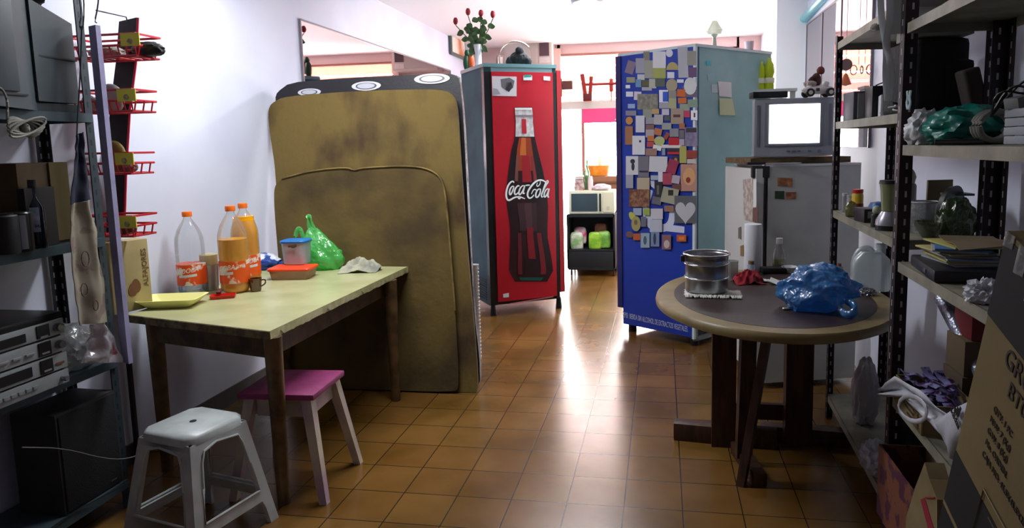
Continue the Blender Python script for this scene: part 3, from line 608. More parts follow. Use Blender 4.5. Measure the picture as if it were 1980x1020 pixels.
# picture on the left wall
q0, q1 = atx(866, 40, WL), atx(900, 110, WL); t = thing('wall_picture', 'landscape picture with dark frame on left wall beside the roses', 'picture', (WL + .02, q0.y + .25, q0.z))
a0, a1, b0, b1 = atx(866, 40, WL), atx(866, 104, WL), 7.0, 0
mkobj('frame', inv(t).box((WL + .02, a0.y + .3, (a0.z + a1.z) / 2), (.03, .62, a0.z - a1.z), bev=.004), mat('58625e', .4), t)
mkobj('canvas', inv(t).box((WL + .037, a0.y + .3, (a0.z + a1.z) / 2), (.004, .54, a0.z - a1.z - .07)), mat('f0e4d8', .5, col2='d08050', sc=3), t)
# air conditioner in back wall
q0, q1 = aty(975, 80, WB - .25), aty(1068, 126, WB - .25); w = q1.x - q0.x; h = q0.z - q1.z; cxx = (q0.x + q1.x) / 2; czz = (q0.z + q1.z) / 2
t = thing('air_conditioner', 'cream window air conditioner high in the back wall corner', 'air conditioner', (cxx, WB - .25, q1.z))
mkobj('housing', inv(t).box((cxx, WB - .13, czz), (w, .26, h), bev=.01), mat('d8c8c0', .45), t); mkobj('front_panel', inv(t).box((cxx - w * .1, WB - .265, czz), (w * .62, .012, h * .8)), mat('c8bab2', .5), t)
mkobj('air_grille', inv(t).box((cxx + w * .34, WB - .265, czz + h * .12), (w * .2, .012, h * .5)), mat('5a4248', .5), t); mkobj('control_panel', inv(t).box((cxx + w * .34, WB - .265, czz - h * .3), (w * .22, .014, h * .2)).box((cxx + w * .36, WB - .275, czz - h * .3), (.04, .01, .02)), mat('e4d8d4', .5), t)
# ---------------------------------------------------------------- blue refrigerator
A2, B2 = atz(1192, 645), atz(1335, 668); A2 = V((A2.x, A2.y, 0)); B2.z = 0
A2 = V((-.318, 5.455, 0)); B2 = V((.243, 5.062, 0))
u2 = (B2 - A2).normalized(); v2 = V((.68, .73, 0)).normalized(); L2 = (B2 - A2).length; ZB = 2.185
t = thing('drinks_refrigerator', 'blue refrigerator covered with magnets and notes, pale green side', 'refrigerator', A2)
def q2(s0, s1, y0, y1): f = lambda s, y: tuple((A2 + u2 * s * L2 + v2 * y).xy); return [f(s0, y0), f(s1, y0), f(s1, y1), f(s0, y1)]
tag(mkobj('cabinet', inv(t).prism(q2(.02, 1, .03, .88), .26, ZB - .01), mat('9ecaca', .45, col2='8cbaba', sc=2.5, bump=.03), t), 'pale green painted cabinet side')
mkobj('base_frame', inv(t).prism(q2(.04, .96, .06, .86), .05, .26), mat('1c2022', .6, col2='4a4e50', sc=20), t)
g = inv(t)
for (s0, s1, y0, y1, z0, z1) in ((.97, 1.0, .0, .88, .04, .07), (.97, 1, .0, .03, .04, .27), (.97, 1, .85, .88, .04, .27)): g.prism(q2(s0, s1, y0, y1), z0, z1)
mkobj('side_rail', g, mat('9aa4a4', .4, .4), t)
BLUE = mat('1c3fb0', .35, col2='1a38a0', sc=2)
dr = mkobj('door', inv(t).prism(q2(.05, .985, -.02, .03), .07, ZB - .02), BLUE, t)
mkobj('door_edge', inv(t).prism(q2(-.02, .05, -.03, .05), .2, ZB - .02), mat('1c2a70', .4, col2='30184a', sc=3), t)
tag(mkobj('edge_strip', inv(t).prism(q2(.985, 1.012, -.022, .0), .06, ZB), mat('dcecec', .4), t), 'pale vertical edge strip'); mkobj('top_edge', inv(t).prism(q2(0, 1.012, -.02, .88), ZB - .02, ZB), mat('d4e4e8', .4), t)
for s, y in ((.08, .06), (.95, .04), (.95, .82), (.08, .82)): q = A2 + u2 * s * L2 + v2 * y; mkobj('foot', inv(t).cyl((q.x, q.y, 0), (q.x, q.y, .1), .034, .028), BLK, t)
n2 = u2.cross(V((0, 0, 1))).normalized()
if n2.y > 0: n2 = -n2
n2v = V((v2.y, -v2.x, 0)); F2 = A2 + u2 * .05 * L2 - v2 * .02; F2 = F2 + n2 * .0005
stk = [0]
def stick(poly, col, name='sticker', lab=None, col2=None):
    stk[0] += 1; o = flat_poly(name, poly, mat(col, .5, col2=col2, sc=35) if col2 else mat(col, .5), dr, t, .0008 + stk[0] * .00016, n2, origin=F2)
    if lab: o['label'] = lab
    return o
CA = lambda u, v: (1200 + u / 4.6375, 80 + v / 4.6375)
CB = lambda u, v: (1200 + u / 4.4375, 270 + v / 4.4375)
def rc(C, x0, y0, x1, y1, col, k='r', lab=None, rot=0, col2=None):
    cx_, cy_, w_, h_ = (x0 + x1) / 2, (y0 + y1) / 2, (x1 - x0) / 2, (y1 - y0) / 2
    if k == 'r': P = [(-w_, -h_), (w_, -h_), (w_, h_), (-w_, h_)]
    elif k == 'o': P = [(w_ * cos(a), h_ * sin(a)) for a in [2 * pi * i / 18 for i in range(18)]]
    elif k == 'f': P = [(w_ * cos(a), -h_ + 0 + 2 * h_ * (1 - sin(a))) for a in [pi * i / 12 for i in range(13)]]
    elif k == 'h':
        P = []
        for i in range(28):
            a = 2 * pi * i / 28; P.append((w_ * sin(a) ** 3 * 1.0, -h_ * (13 * cos(a) - 5 * cos(2 * a) - 2 * cos(3 * a) - cos(4 * a)) / 15 + h_ * .1))
    P = [(cx_ + x * cos(rot) - y * sin(rot), cy_ + x * sin(rot) + y * cos(rot)) for x, y in P]
    return stick([C(x, y) for x, y in P], col, lab=lab, col2=col2)
# white print ring on the door
def ringstroke(pts, w):
    stk[0] += 1; g = inv(t); A1, B1, N_ = stroke(pts, w / .8, None, None, .0008 + stk[0] * .00016, n2, None, F2); g.add(A1 + B1, [[i, i + 1, N_ + i + 1, N_ + i] for i in range(N_ - 1)]); mkobj('printed_ring', g, mat('d4dcf2', .4), dr, smooth=False)
ringstroke([CB(*q) for q in ((262, 430), (215, 560), (222, 660), (262, 740), (340, 765), (410, 745), (440, 690), (440, 580))], 12)
stick([CB(*q) for q in ((355, 720), (548, 745), (545, 800), (355, 780))], 'd4dcf2', 'printed_bar'); stick([CB(*q) for q in ((250, 350), (290, 350), (290, 420), (262, 400))], 'd4dcf2', 'printed_bar')
LA = [(205, 90, 260, 170, '8a8578'), (50, 175, 125, 290, '8a7a8c', 'r', None, .3), (135, 150, 215, 285, 'a4a6b6'), (215, 170, 290, 330, 'a2a496'), (288, 90, 405, 240, 'dfe1e8', 'r', 'tall white printed note'), (290, 238, 405, 330, 'a6ae60'), (405, 70, 468, 140, 'dfe1f0', 'o'), (410, 185, 520, 255, 'b4a66a', 'f'), (418, 275, 482, 330, 'dfe2f4'), (515, 50, 605, 325, 'b4b8c2', 'r', 'long grey paper strip', -.03), (597, 85, 678, 215, '9a988e'), (610, 232, 682, 320, '6a4a78'), (150, 295, 215, 345, 'c4cccc'), (52, 320, 130, 370, '9ca080'), (190, 345, 255, 405, '62603c'), (135, 340, 185, 410, '7098c0'), (45, 390, 85, 420, 'f0f4f8'), (48, 450, 112, 495, 'e0e4f0'), (120, 450, 185, 525, 'd4d0e0', 'r', None, .05), (255, 335, 320, 420, 'b8bab0'), (310, 330, 400, 405, '58625a'), (408, 335, 510, 450, 'a89e84', 'o'), (505, 340, 565, 370, 'e4e4ec'), (555, 400, 685, 500, '6c5c74'), (568, 322, 680, 478, 'd4dada', 'o', 'oval white card'), (505, 430, 580, 495, 'cc6420', 'r', None, .05), (515, 505, 592, 555, 'cc6c28', 'r', None, -.05), (190, 410, 280, 440, 'aeb0b4'), (345, 435, 425, 545, 'e8ecfa'), (378, 450, 425, 540, '2a58c4'), (430, 440, 500, 520, '8c8a88'), (65, 560, 130, 600, '9cb4de'), (150, 470, 335, 610, '767668', 'r', None, 0, '94948a'), (345, 545, 440, 600, 'a2a2ac'), (430, 510, 500, 600, 'aaaa84'), (530, 560, 620, 620, '92a292'), (600, 520, 690, 590, '829a8a'), (370, 605, 435, 660, 'c4c4d4'), (45, 620, 140, 665, '8a8a98'), (200, 610, 280, 680, '929a8a'), (280, 605, 345, 650, 'c0a070'), (225, 680, 300, 740, '9c9ca4'), (300, 655, 380, 745, 'b4b4b4', 'r', None, .03), (390, 665, 445, 710, '545a62'), (450, 600, 565, 740, 'a09080'), (472, 655, 535, 680, '54342c'), (567, 622, 622, 680, 'bc3c64'), (630, 618, 688, 705, 'ececf2'), (655, 640, 670, 680, '404048'), (40, 760, 110, 925, 'a4744c'), (45, 675, 110, 745, 'c8904c', 'o'), (135, 665, 215, 815, 'd0d4de', 'r', 'blank white note'), (105, 845, 218, 1015, 'd8dee8', 'r', 'white printed paper'), (165, 885, 185, 905, '2c3038'), (225, 745, 300, 790, '82605c'), (225, 790, 300, 860, 'a8a4a4'), (300, 780, 370, 840, 'b87450', 'r', None, .2), (240, 845, 300, 895, 'c07434'), (235, 900, 300, 945, 'b44c4c'), (370, 730, 455, 790, '9aa09a'), (440, 780, 520, 855, '888c92'), (395, 815, 430, 880, '9a4a38', 'r', None, .5), (290, 930, 365, 975, 'dfe2e8', 'r', None, .2), (300, 850, 395, 935, 'b0ba7a', 'o', 'round green and white magnet'), (365, 925, 545, 955, 'd8d4d4'), (430, 862, 522, 930, 'b81c24'), (525, 735, 575, 785, 'a86a4c'), (525, 795, 570, 870, '6a6a74'), (575, 770, 690, 940, '726a8a', 'r', None, 0, '8c84a0'), (585, 775, 680, 815, '38303c'), (525, 875, 570, 930, 'b0a8bc'), (420, 955, 525, 990, '302c34'), (420, 990, 525, 1012, 'bc2434'), (535, 935, 588, 1015, 'a89e68'), (590, 975, 685, 1040, '9c4434'), (370, 960, 400, 1020, '8a94b0')]
for a in LA:
    a = list(a) + [None] * 3; rc(CA, *a[:5], k=a[5] or 'r', lab=a[6], rot=a[7] or 0, col2=a[8] if len(a) > 8 and a[8] else None)
LB = [(215, 75, 310, 135, '9c7a6c'), (45, 140, 150, 300, 'd0d4d8', 'r', 'white picture of a dark hatted figure'), (82, 165, 124, 205, '30343a', 'o'), (92, 195, 120, 265, '30343a', 'o'), (150, 140, 242, 322, '747480', 'r', None, 0), (160, 265, 235, 280, '2c2c38'), (245, 142, 400, 275, 'ccced4', 'r', 'wide pale handwritten note', .03), (440, 140, 500, 210, '382c48'), (460, 155, 485, 190, 'b09040', 'o'), (400, 170, 485, 290, '983050', 'r', None, .3), (505, 65, 565, 200, 'a8a85a'), (568, 105, 650, 160, '943c30'), (570, 165, 645, 205, 'c4bcb8'), (515, 210, 650, 440, 'b88a78', 'r', 'large photo print of a baby face'), (535, 240, 640, 390, 'd0a070', 'o'), (560, 320, 600, 370, '90302c', 'o'), (45, 300, 108, 415, 'a0a2b4'), (140, 325, 248, 430, 'b8ac94', 'r', None, .0), (258, 305, 320, 345, 'a8b4c6'), (322, 275, 360, 360, 'd8d8e6'), (362, 285, 440, 385, 'a84054'), (440, 305, 508, 375, 'b0a8b8', 'r', None, .15), (290, 362, 358, 490, '2a2a2c'), (310, 390, 330, 470, '6a6a64'), (445, 380, 520, 430, '6c4440'), (270, 490, 350, 555, '686872', 'r', None, .2), (352, 412, 490, 545, 'a2a28c', 'r', 'tilted beige card', .22), (408, 430, 452, 478, '2c2824'), (72, 425, 245, 575, '6c4034', 'r', 'brown framed picture', 0, 'a07c58'), (462, 480, 650, 715, '5c6064', 'r', 'dark card with pale heart'), (470, 505, 642, 705, 'bcbec4', 'h', 'pale heart shape'), (108, 585, 180, 648, '9cacc4'), (198, 590, 250, 645, '98b04c'), (375, 565, 455, 615, '96705e'), (258, 590, 362, 680, 'c8c8d2'), (250, 682, 355, 790, 'bcc2d2'), (75, 615, 125, 700, 'b8c050', 'o', None, -.5), (92, 655, 172, 785, 'a8a068', 'o'), (115, 685, 145, 730, '7a6a50', 'o'), (175, 660, 218, 745, '707084'), (45, 785, 110, 840, '785a54', 'o'), (108, 805, 168, 860, 'c06034'), (172, 800, 248, 925, '9cb2c2'), (195, 825, 225, 900, '506880', 'o'), (258, 790, 332, 915, '7c90b4'), (280, 800, 305, 900, '38445c', 'o'), (355, 815, 432, 940, '8c6468'), (370, 860, 420, 930, 'c8bcb8', 'o'), (482, 815, 562, 872, 'c85c2c'), (500, 830, 545, 858, 'd8843c')]
for a in LB:
    a = list(a) + [None] * 3; rc(CB, *a[:5], k=a[5] or 'r', lab=a[6], rot=a[7] or 0, col2=a[8] if len(a) > 8 and a[8] else None)
# lettering at the foot of the door
l0, l1 = atp(1204, 612, F2, n2), atp(1204, 601, F2, n2); r0 = atp(1330, 641, F2, n2)
cu = 'PEPSI:  BEBIDA SIN ALCOHOL DE EXTRACTOS VEGETALES.'
dirx = (r0 - l0).normalized(); hh_ = (l1 - l0).length
tx = text('lettering', cu, .05, face_M(l0 + n2 * .002, dirx, V((0, 0, 1))), mat('c8d0f0', .4), t, sx=1)
wx = max(v.co.x for v in tx.data.vertices) if 0 else max((v.co - tx.data.vertices[0].co).length for v in tx.data.vertices)
f_ = (r0 - l0).length / wx
bpy.data.objects.remove(tx); tx = text('lettering', cu, .05, face_M(l0 + n2 * .003 - A2, dirx, V((0, 0, 1))) @ Matrix.Diagonal((f_, 1.2, 1, 1)), mat('c8d0f0', .4), dr)
# note pad on its side
ns = V((v2.y, -v2.x, 0)).normalized(); FS = A2 + u2 * L2 + ns * .001; sp = lambda pts, off: [atp(x, y, FS + ns * off, ns) for x, y in pts]
def side_sheet(name, parent, root, pts, c_, off, th=.002):
    P = sp(pts, off); Q = sp(pts, off + th); k = len(P); g = inv(root); g.add(P + Q, [list(range(k)), list(range(k, 2 * k))[::-1]] + [[i, k + i, k + (i + 1) % k, (i + 1) % k] for i in range(k)]); return mkobj(name, g, mat(c_, .6), parent, smooth=False)
nt_ = thing('note_pad', 'white flip note pad hanging on the pale green refrigerator side', 'note pad', sp([(1403, 190)], .002)[0])
side_sheet('top_leaf', nt_, nt_, [(1388, 157), (1414, 159), (1415, 188), (1391, 186)], 'e8ecea', .004); side_sheet('lower_leaf', nt_, nt_, [(1391, 190), (1416, 190), (1422, 223), (1392, 222)], 'd2dcb0', .003, .008)
single('paper_note', G(), mat('a8d0d0', .6), 'x', 'note') if 0 else None
for i, (pts, c_, lb) in enumerate((([(1376, 163), (1388, 163), (1388, 179), (1376, 179)], 'c4d8da', 'small pale sticker left of the white note pad'), ([(1366, 118), (1374, 118), (1374, 126), (1366, 126)], '3ac8d8', 'small bright turquoise sticker high on the pale refrigerator side'), ([(1368, 143), (1382, 142), (1382, 155), (1369, 156)], 'a4ccce', 'faint greenish sticker above the small pale one'))):
    r_ = side_sheet('sticker', None, bpy.data.objects[t.name] if 0 else nt_, pts, c_, .002, .001); r_.parent = None; r_.matrix_basis = nt_.matrix_basis.copy(); tag(r_, lb, 'sticker')
# things on top of the blue refrigerator
def on2(s, y): q = A2 + u2 * s * L2 + v2 * y; return V((q.x, q.y, ZB + .001))
p = on2(.78, .4); t = thing('glass_lamp', 'small greenish glass lamp standing on the blue refrigerator', 'lamp', p)
mkobj('lamp_base', G().lathe([(0, 0), (.05, 0), (.02, .015), (.012, .09), (.03, .11), (0, .12)]), mat('b0b4a8', .3, .3), t); mkobj('lamp_bowl', G().lathe([(0, .1), (.05, .115), (.062, .14), (.055, .15), (.03, .19), (.02, .21), (0, .215)]), film('c8d0c0', .4, .1, 0), t)
p = on2(.5, .35); single('paper_bundle', G().blob((0, 0, 0), (.2, .16, .04), 4, .2, 2, 3), mat('d8dcd8', .7), 'low white bundle on top of the blue refrigerator', 'bundle', loc=p, ang=70)
p = on2(.68, .3); single('red_ribbon', G().blob((0, 0, 0), (.03, .05, .04), 6, .3, 2, 3), mat('c03030', .6), 'small red piece beside the glass lamp', 'ribbon', loc=p)
p = on2(.98, .62); single('white_cup', G().lathe([(0, 0), (.03, 0), (.035, .06), (.032, .06), (.028, .005), (0, .005)]), mat('d8ccd8', .4), 'small patterned white cup at back corner of blue refrigerator', 'cup', loc=p)
# red post cover seen above the blue refrigerator
p = aty(1436, 95, 6.5)
# ---------------------------------------------------------------- cart with microwave at the back
q0, q1 = atz(1106, 531), atz(1188, 532); X0, X1, YC = -1.06, -.53, 7.75
t = thing('rolling_cart', 'black rolling cart with snack bags below a cream microwave', 'cart', ((X0 + X1) / 2, YC, 0)); w = X1 - X0; cm = mat('1a1c20', .5)
for z, dz in ((.09, .03), (.30, .02), (.70, .035)): mkobj('shelf', G().box((0, .2, z), (w, .42, dz)), cm, t)
mkobj('front_panel', G().box((0, 0, .2), (w * 1.04, .02, .2), bev=.005), cm, t); mkobj('back_panel', G().box((0, .4, .4), (w, .02, .6)), mat('3a3034', .6), t)
for s in (-1, 1): mkobj('side_panel', G().box((s * w / 2, .2, .4), (.02, .42, .62)), cm, t)
for a in (-1, 1):
    for b in (.05, .36): mkobj('caster', G().cyl((a * w * .46, b, .03), (a * w * .46 + .02, b, .03), .03).cyl((a * w * .46 + .01, b, .03), (a * w * .46 + .01, b, .08), .01), BLK, t)
for i, (x, y, z, c1, c2, lb) in enumerate(((-.17, .05, .311, '8ab070', 'd8d0c8', 'pale green and white snack bag at front left in the black cart'), (-.14, .13, .36, 'd04070', 'e8d8d8', 'pink and white snack bag behind the pale green one in the cart'), (.04, .06, .311, '7ab030', 'a8d040', 'bright green snack bag in the middle of the black cart'), (.14, .08, .32, '6aa040', '90c050', 'green snack bag at the right in the black cart'), (.10, .15, .40, 'a05838', '704030', 'brown orange snack bag at the back right of the cart'))):
    single('snack_bag', G().blob((0, 0, 0), (.15, .07, .19), i + 3, .1, 1.6, 4, fn=lambda q: V((math.copysign(abs(q.x) ** .45, q.x), q.y, math.copysign(abs(q.z) ** .55, q.z)))), mat(c1, .35, col2=c2, sc=14, bump=.3), lb, 'snack bag', loc=((X0 + X1) / 2 + x, YC + y + .02, z), ang=70)
t = None
ym = YC + .02; t = thing('microwave_oven', 'cream microwave oven standing on the black cart', 'microwave', ((X0 + X1) / 2 + .01, ym, .719)); mh = .26; w = .52
mkobj('housing', G().box((0, .18, mh / 2), (w, .36, mh), bev=.01), mat('d8d4ba', .4), t); mkobj('door_glass', G().box((-.08, -.004, mh / 2), (.3, .012, .2), bev=.004), mat('3a4850', .12), t)
mkobj('control_panel', G().box((.19, -.004, mh / 2), (.12, .01, .22)), mat('cfcab0', .4), t); mkobj('handle', G().box((.1, -.015, mh / 2), (.02, .02, .2)), mat('20262a', .4), t)
mkobj('knob', G().cyl((.19, -.02, .07), (.19, 0, .07), .018), mat('b8b498', .4), t)
zm = .719 + mh + .001
for i, (dx, dy, prof, m_, lb, nm) in enumerate(((-.14, .12, [(0, 0), (.055, 0), (.06, .03), (.045, .13), (.05, .14), (0, .14)], mat('c8b8b8', .5, col2='a06a60', sc=25), 'patterned pale jar on the left of the microwave', 'jar'), (-.06, .2, [(0, 0), (.035, 0), (.036, .2), (.014, .26), (.014, .34), (0, .34)], film('5a8a50', .4, .1, 0), 'green glass bottle standing on the microwave', 'bottle'), (-.01, .12, [(0, 0), (.03, 0), (.03, .1), (.02, .16), (0, .16)], mat('e0c8c8', .5), 'pinkish white bottle beside the green bottle', 'bottle'))):
    single(nm, G().lathe(prof), m_, lb, nm, loc=((X0 + X1) / 2 + dx, ym + dy, zm), ang=60)
single('cloth_bundle', G().blob((0, 0, 0), (.2, .16, .07), 8, .25, 2, 3), mat('d8c4c8', .7), 'pale pink cloth bundle on the microwave top', 'cloth', loc=((X0 + X1) / 2 + .12, ym + .1, zm), ang=70)
t = thing('counter_box', 'brown wooden crate behind the microwave', 'crate', (-.72, 8.4, 0)); mkobj('crate_body', G().box((0, 0, .56), (.6, .4, 1.12), bev=.005), mat('8a5a3c', .6), t); mkobj('crate_rim', G().box((0, -.21, 1.05), (.6, .02, .02)), mat('6a4028', .6), t)
t = thing('snack_basket', 'orange and yellow snack basket on the wooden crate', 'basket', (-.76, 8.4, 1.125)); mkobj('basket_body', G().lathe([(0, 0), (.12, 0), (.15, .12), (.145, .12), (.115, .01), (0, .01)]), mat('f0a030', .5, col2='e07820', sc=12), t); mkobj('snack_bags', G().blob((-.05, 0, .08), (.16, .14, .22), 2, .3, 2.2, 3).blob((.07, 0, .08), (.13, .14, .2), 5, .3, 2.2, 3), film('f0e8d0', .3, .2, .4), t)
# forearm of a person standing behind the red refrigerator
# ---------------------------------------------------------------- white refrigerator, TV and what stands on it
WF = mat('b4b6b0', .45, col2='a6a8a4', sc=4)
C0 = V((.604, 4.2, 0)); C1 = V((.475, 4.72, 0)); C2 = V((1.17, 4.36, 0)); C3 = C1 + (C2 - C0)
zt = 1.348; t = thing('refrigerator', 'old white refrigerator under the television behind the round table', 'refrigerator', C0)
pf = lambda *a: [tuple(p.xy) for p in a]
mkobj('cabinet', inv(t).prism(pf(C0 + V((.012, 0, 0)), C2, C3, C1 + V((.012, 0, 0))), .04, zt), WF, t)
nl = V((-(C1 - C0).y, (C1 - C0).x, 0)).normalized(); 
mkobj('door', inv(t).prism(pf(C0 + nl * .01, C1 + nl * .01, C1 + nl * .06, C0 + nl * .06), .1, zt - .01), mat('c6c8c4', .4), t)
mkobj('door_seal', inv(t).prism(pf(C0 - V((.0, .003, 0)), C1, C1 + nl * .012, C0 + nl * .012 - V((0, .003, 0))), .08, zt - .02), mat('201e20', .6), t)
mkobj('top_edge', inv(t).prism(pf(C0 + V((0, -.004, 0)), C2 + V((0, -.004, 0)), C3, C1), zt, zt + .012), mat('c8ccd0', .4), t)
mkobj('hinge', inv(t).box((C0.x - .03, C0.y + .03, zt - .03), (.1, .07, .07), bev=.006), mat('202226', .5), t)
nd = nl; FD = C0 + nl * .061
def doorsheet(pts, c_, lab, off=.001, col2=None, nm='paper_note', cat='note'):
    P = [atp(x, y, FD + nl * off, nl) for x, y in pts]; Q = [p + nl * .002 for p in P]; k = len(P); g = G()
    g.add(P + Q, [list(range(k)), list(range(k, 2 * k))[::-1]] + [[i, k + i, k + (i + 1) % k, (i + 1) % k] for i in range(k)]); return single(nm, g, mat(c_, .7, col2=col2, sc=30), lab, cat)
doorsheet([(1437, 347), (1456, 344), (1458, 428), (1439, 424)], '9a8c84', 'reddish grey newspaper sheet high on the white refrigerator door', .001, 'c8bdb4'); doorsheet([(1457, 346), (1463, 346), (1463, 400), (1457, 400)], 'd4d6d4', 'narrow white strip beside the newspaper on the refrigerator door', .004)
doorsheet([(1456, 402), (1466, 400), (1466, 430), (1456, 428)], '6a4c44', 'dark brown magnet above the paper towel roll', .007, None, 'fridge_magnet', 'magnet')
doorsheet([(1428, 440), (1433, 438), (1433, 462), (1428, 460)], '6a6a58', 'upper small dark magnet on the left edge of the white refrigerator', .001, None, 'fridge_magnet', 'magnet'); doorsheet([(1432, 475), (1438, 473), (1438, 495), (1432, 494)], '8a7048', 'lower small brown magnet on the left edge of the white refrigerator', .001, None, 'fridge_magnet', 'magnet')
ns_ = V(((C2 - C0).y, -(C2 - C0).x, 0)).normalized(); FSd = C0.copy()
for pts, c_, c2_, lb in (([(1503, 343), (1532, 344), (1532, 361), (1503, 359)], '8a5430', 'c08a58', 'large orange brown magnet on the side of the white refrigerator'), ([(1498, 369), (1516, 369), (1516, 385), (1498, 384)], '1c3a1c', '304a2c', 'dark green square magnet on the side of the white refrigerator'), ([(1519, 371), (1539, 371), (1539, 385), (1520, 385)], '80402c', 'b07850', 'reddish brown magnet right of the dark green one')):
    P = [atp(x, y, FSd + ns_ * .001, ns_) for x, y in pts]; Q = [p + ns_ * .004 for p in P]; g = G(); g.add(P + Q, [[0, 1, 2, 3], [7, 6, 5, 4]] + [[i, 4 + i, 4 + (i + 1) % 4, (i + 1) % 4] for i in range(4)]); single('fridge_magnet', g, mat(c_, .5, col2=c2_, sc=30), lb, 'magnet')
# board under the tv
zb = zt + .013; zA = zb + .036
g = G(); a, b = V((.52, 4.24, 0)), V((1.12, 4.40, 0)); dn = (b - a).normalized(); pn = V((-dn.y, dn.x, 0))
g.prism(pf(a, b, b + pn * .42, a + pn * .42), zb + .001, zA); single('wooden_board', g, mat('6a5434', .7, col2='4a3a24', sc=6, stretch=(1, 6, 6)), 'thick brown wooden board between television and white refrigerator', 'board')
p = V((.57, 4.235, zt + .03)); t = thing('kitchen_knife', 'long knife with white blade lying along the board under the television', 'knife', (.50, 4.185, zt + .0135), .12)
mkobj('blade', G().prism([(.1, 0), (.3, .0), (.31, .01), (.29, .028), (.1, .028)], .004, .008), mat('e4e8ea', .25, .5), t); mkobj('handle', G().box((.05, .012, .008), (.11, .024, .016), bev=.004), mat('22262c', .4), t)
# television
q0, q1 = aty(1462, 187, 4.24), aty(1606, 302, 4.27); tw, th_ = .455, .342
zA += .001
t = thing('crt_television', 'silver box television with glowing white screen on the white refrigerator', 'television', (.765, 4.27, zA), .06); ms = mat('8c9098', .4)
g = G(); w, h = tw / 2, th_
mkobj('front_shell', G().box((0, .03, h / 2 + .006), (tw, .07, h - .004), bev=.01), ms, t)
g = G(); rings(g, [[(-w * .96, .06, .01), (w * .96, .06, .01), (w * .96, .06, h * .96), (-w * .96, .06, h * .96)], [(-w * .85, .2, .015), (w * .85, .2, .015), (w * .85, .2, h * .9), (-w * .85, .2, h * .9)], [(-w * .5, .36, .04), (w * .5, .36, .04), (w * .5, .36, h * .7), (-w * .5, .36, h * .7)]]); mkobj('rear_shell', g, mat('585c64', .5), t)
mkobj('screen_bezel', G().box((0, -.008, h * .57), (tw * .74, .012, h * .74), bev=.005), mat('70747c', .35), t)
g = G(); g.sheet(lambda u, v: ((u - .5) * tw * .63, -.016 - .012 * (1 - (2 * u - 1) ** 2) * (1 - (2 * v - 1) ** 2), h * .575 + (v - .5) * h * .66), 10, 10, -.003); mkobj('screen', g, mat('fffaff', .3, emit=3.0), t)
[mkobj('button', G().box((x, -.008, .038), (.018, .012, .009), bev=.002), mat('5c6068', .4), t) for x in (-.03, 0, .03, .09)]; mkobj('power_button', G().cyl((.145, -.012, .036), (.145, 0, .036), .011), mat('6c7078', .4), t)
mkobj('speaker_strip', G().box((w * .9, -.006, h * .55), (.014, .006, h * .7)), mat('666a72', .5), t); mkobj('speaker_strip', G().box((-w * .9, -.006, h * .55), (.014, .006, h * .7)), mat('666a72', .5), t)
zT = zA + h + .007
p = aty(1487, 186, 4.3); t = thing('media_box', 'flat black receiver box on the left corner of the television', 'receiver', (p.x - .005, 4.30, zT), .12); mkobj('case', G().box((0, 0, .02), (.2, .1, .036), bev=.004), mat('14181c', .35), t); mkobj('face_plate', G().box((-.01, -.052, .02), (.12, .004, .024)), mat('2c3438', .2), t)
# toy car with plush rider
t = thing('toy_car', 'white toy race car on top of the television', 'toy car', (.905, 4.30, zT), .1); wm = mat('c8c2c0', .4)
mkobj('car_body', G().blob((0, 0, .018), (.19, .075, .05), 3, .05, 1.2, 4).box((-.02, 0, .05), (.06, .05, .03), bev=.01), wm, t); mkobj('car_seat', G().box((.035, 0, .065), (.03, .06, .045), (0, .3, 0), .01), wm, t)
mkobj('number_panel', G().box((-.015, -.037, .04), (.02, .003, .018)), mat('30343c', .4), t)
for x in (-.06, .055):
    for s in (-1, 1): wl_ = mkobj('wheel', G().cyl((x, s * .032, .024), (x, s * .052, .024), .024, n=20), mat('26201e', .6), t); mkobj('hub', G().cyl((x, s * .053, .024), (x, s * .0545, .024), .012, n=16), mat('c8bcb4', .4), wl_)
t = thing('plush_monkey', 'small brown plush figure riding the white toy car', 'plush toy', (.89, 4.30, zT + .062), .1)
mkobj('body', G().blob((0, 0, 0), (.055, .05, .075), 3, .05, 1.5, 3), mat('4a2a26', .8, bump=.3), t); mkobj('head', G().blob((.025, 0, .068), (.045, .042, .045), 2, .04, 1.5, 3), mat('6a3228', .8), t)
mkobj('leg', G().tube([(-.01, -.02, .012), (-.035, -.03, .02), (-.06, -.03, .015)], .012, 7, smooth=1), mat('b8a8a0', .8), t); mkobj('leg', G().tube([(-.01, .02, .012), (-.035, .03, .02), (-.06, .03, .015)], .012, 7, smooth=1), mat('b8a8a0', .8), t); mkobj('arm', G().tube([(.0, -.025, .055), (-.03, -.03, .05), (-.045, -.02, .03)], .009, 7, smooth=1), mat('4a2a26', .8), t)
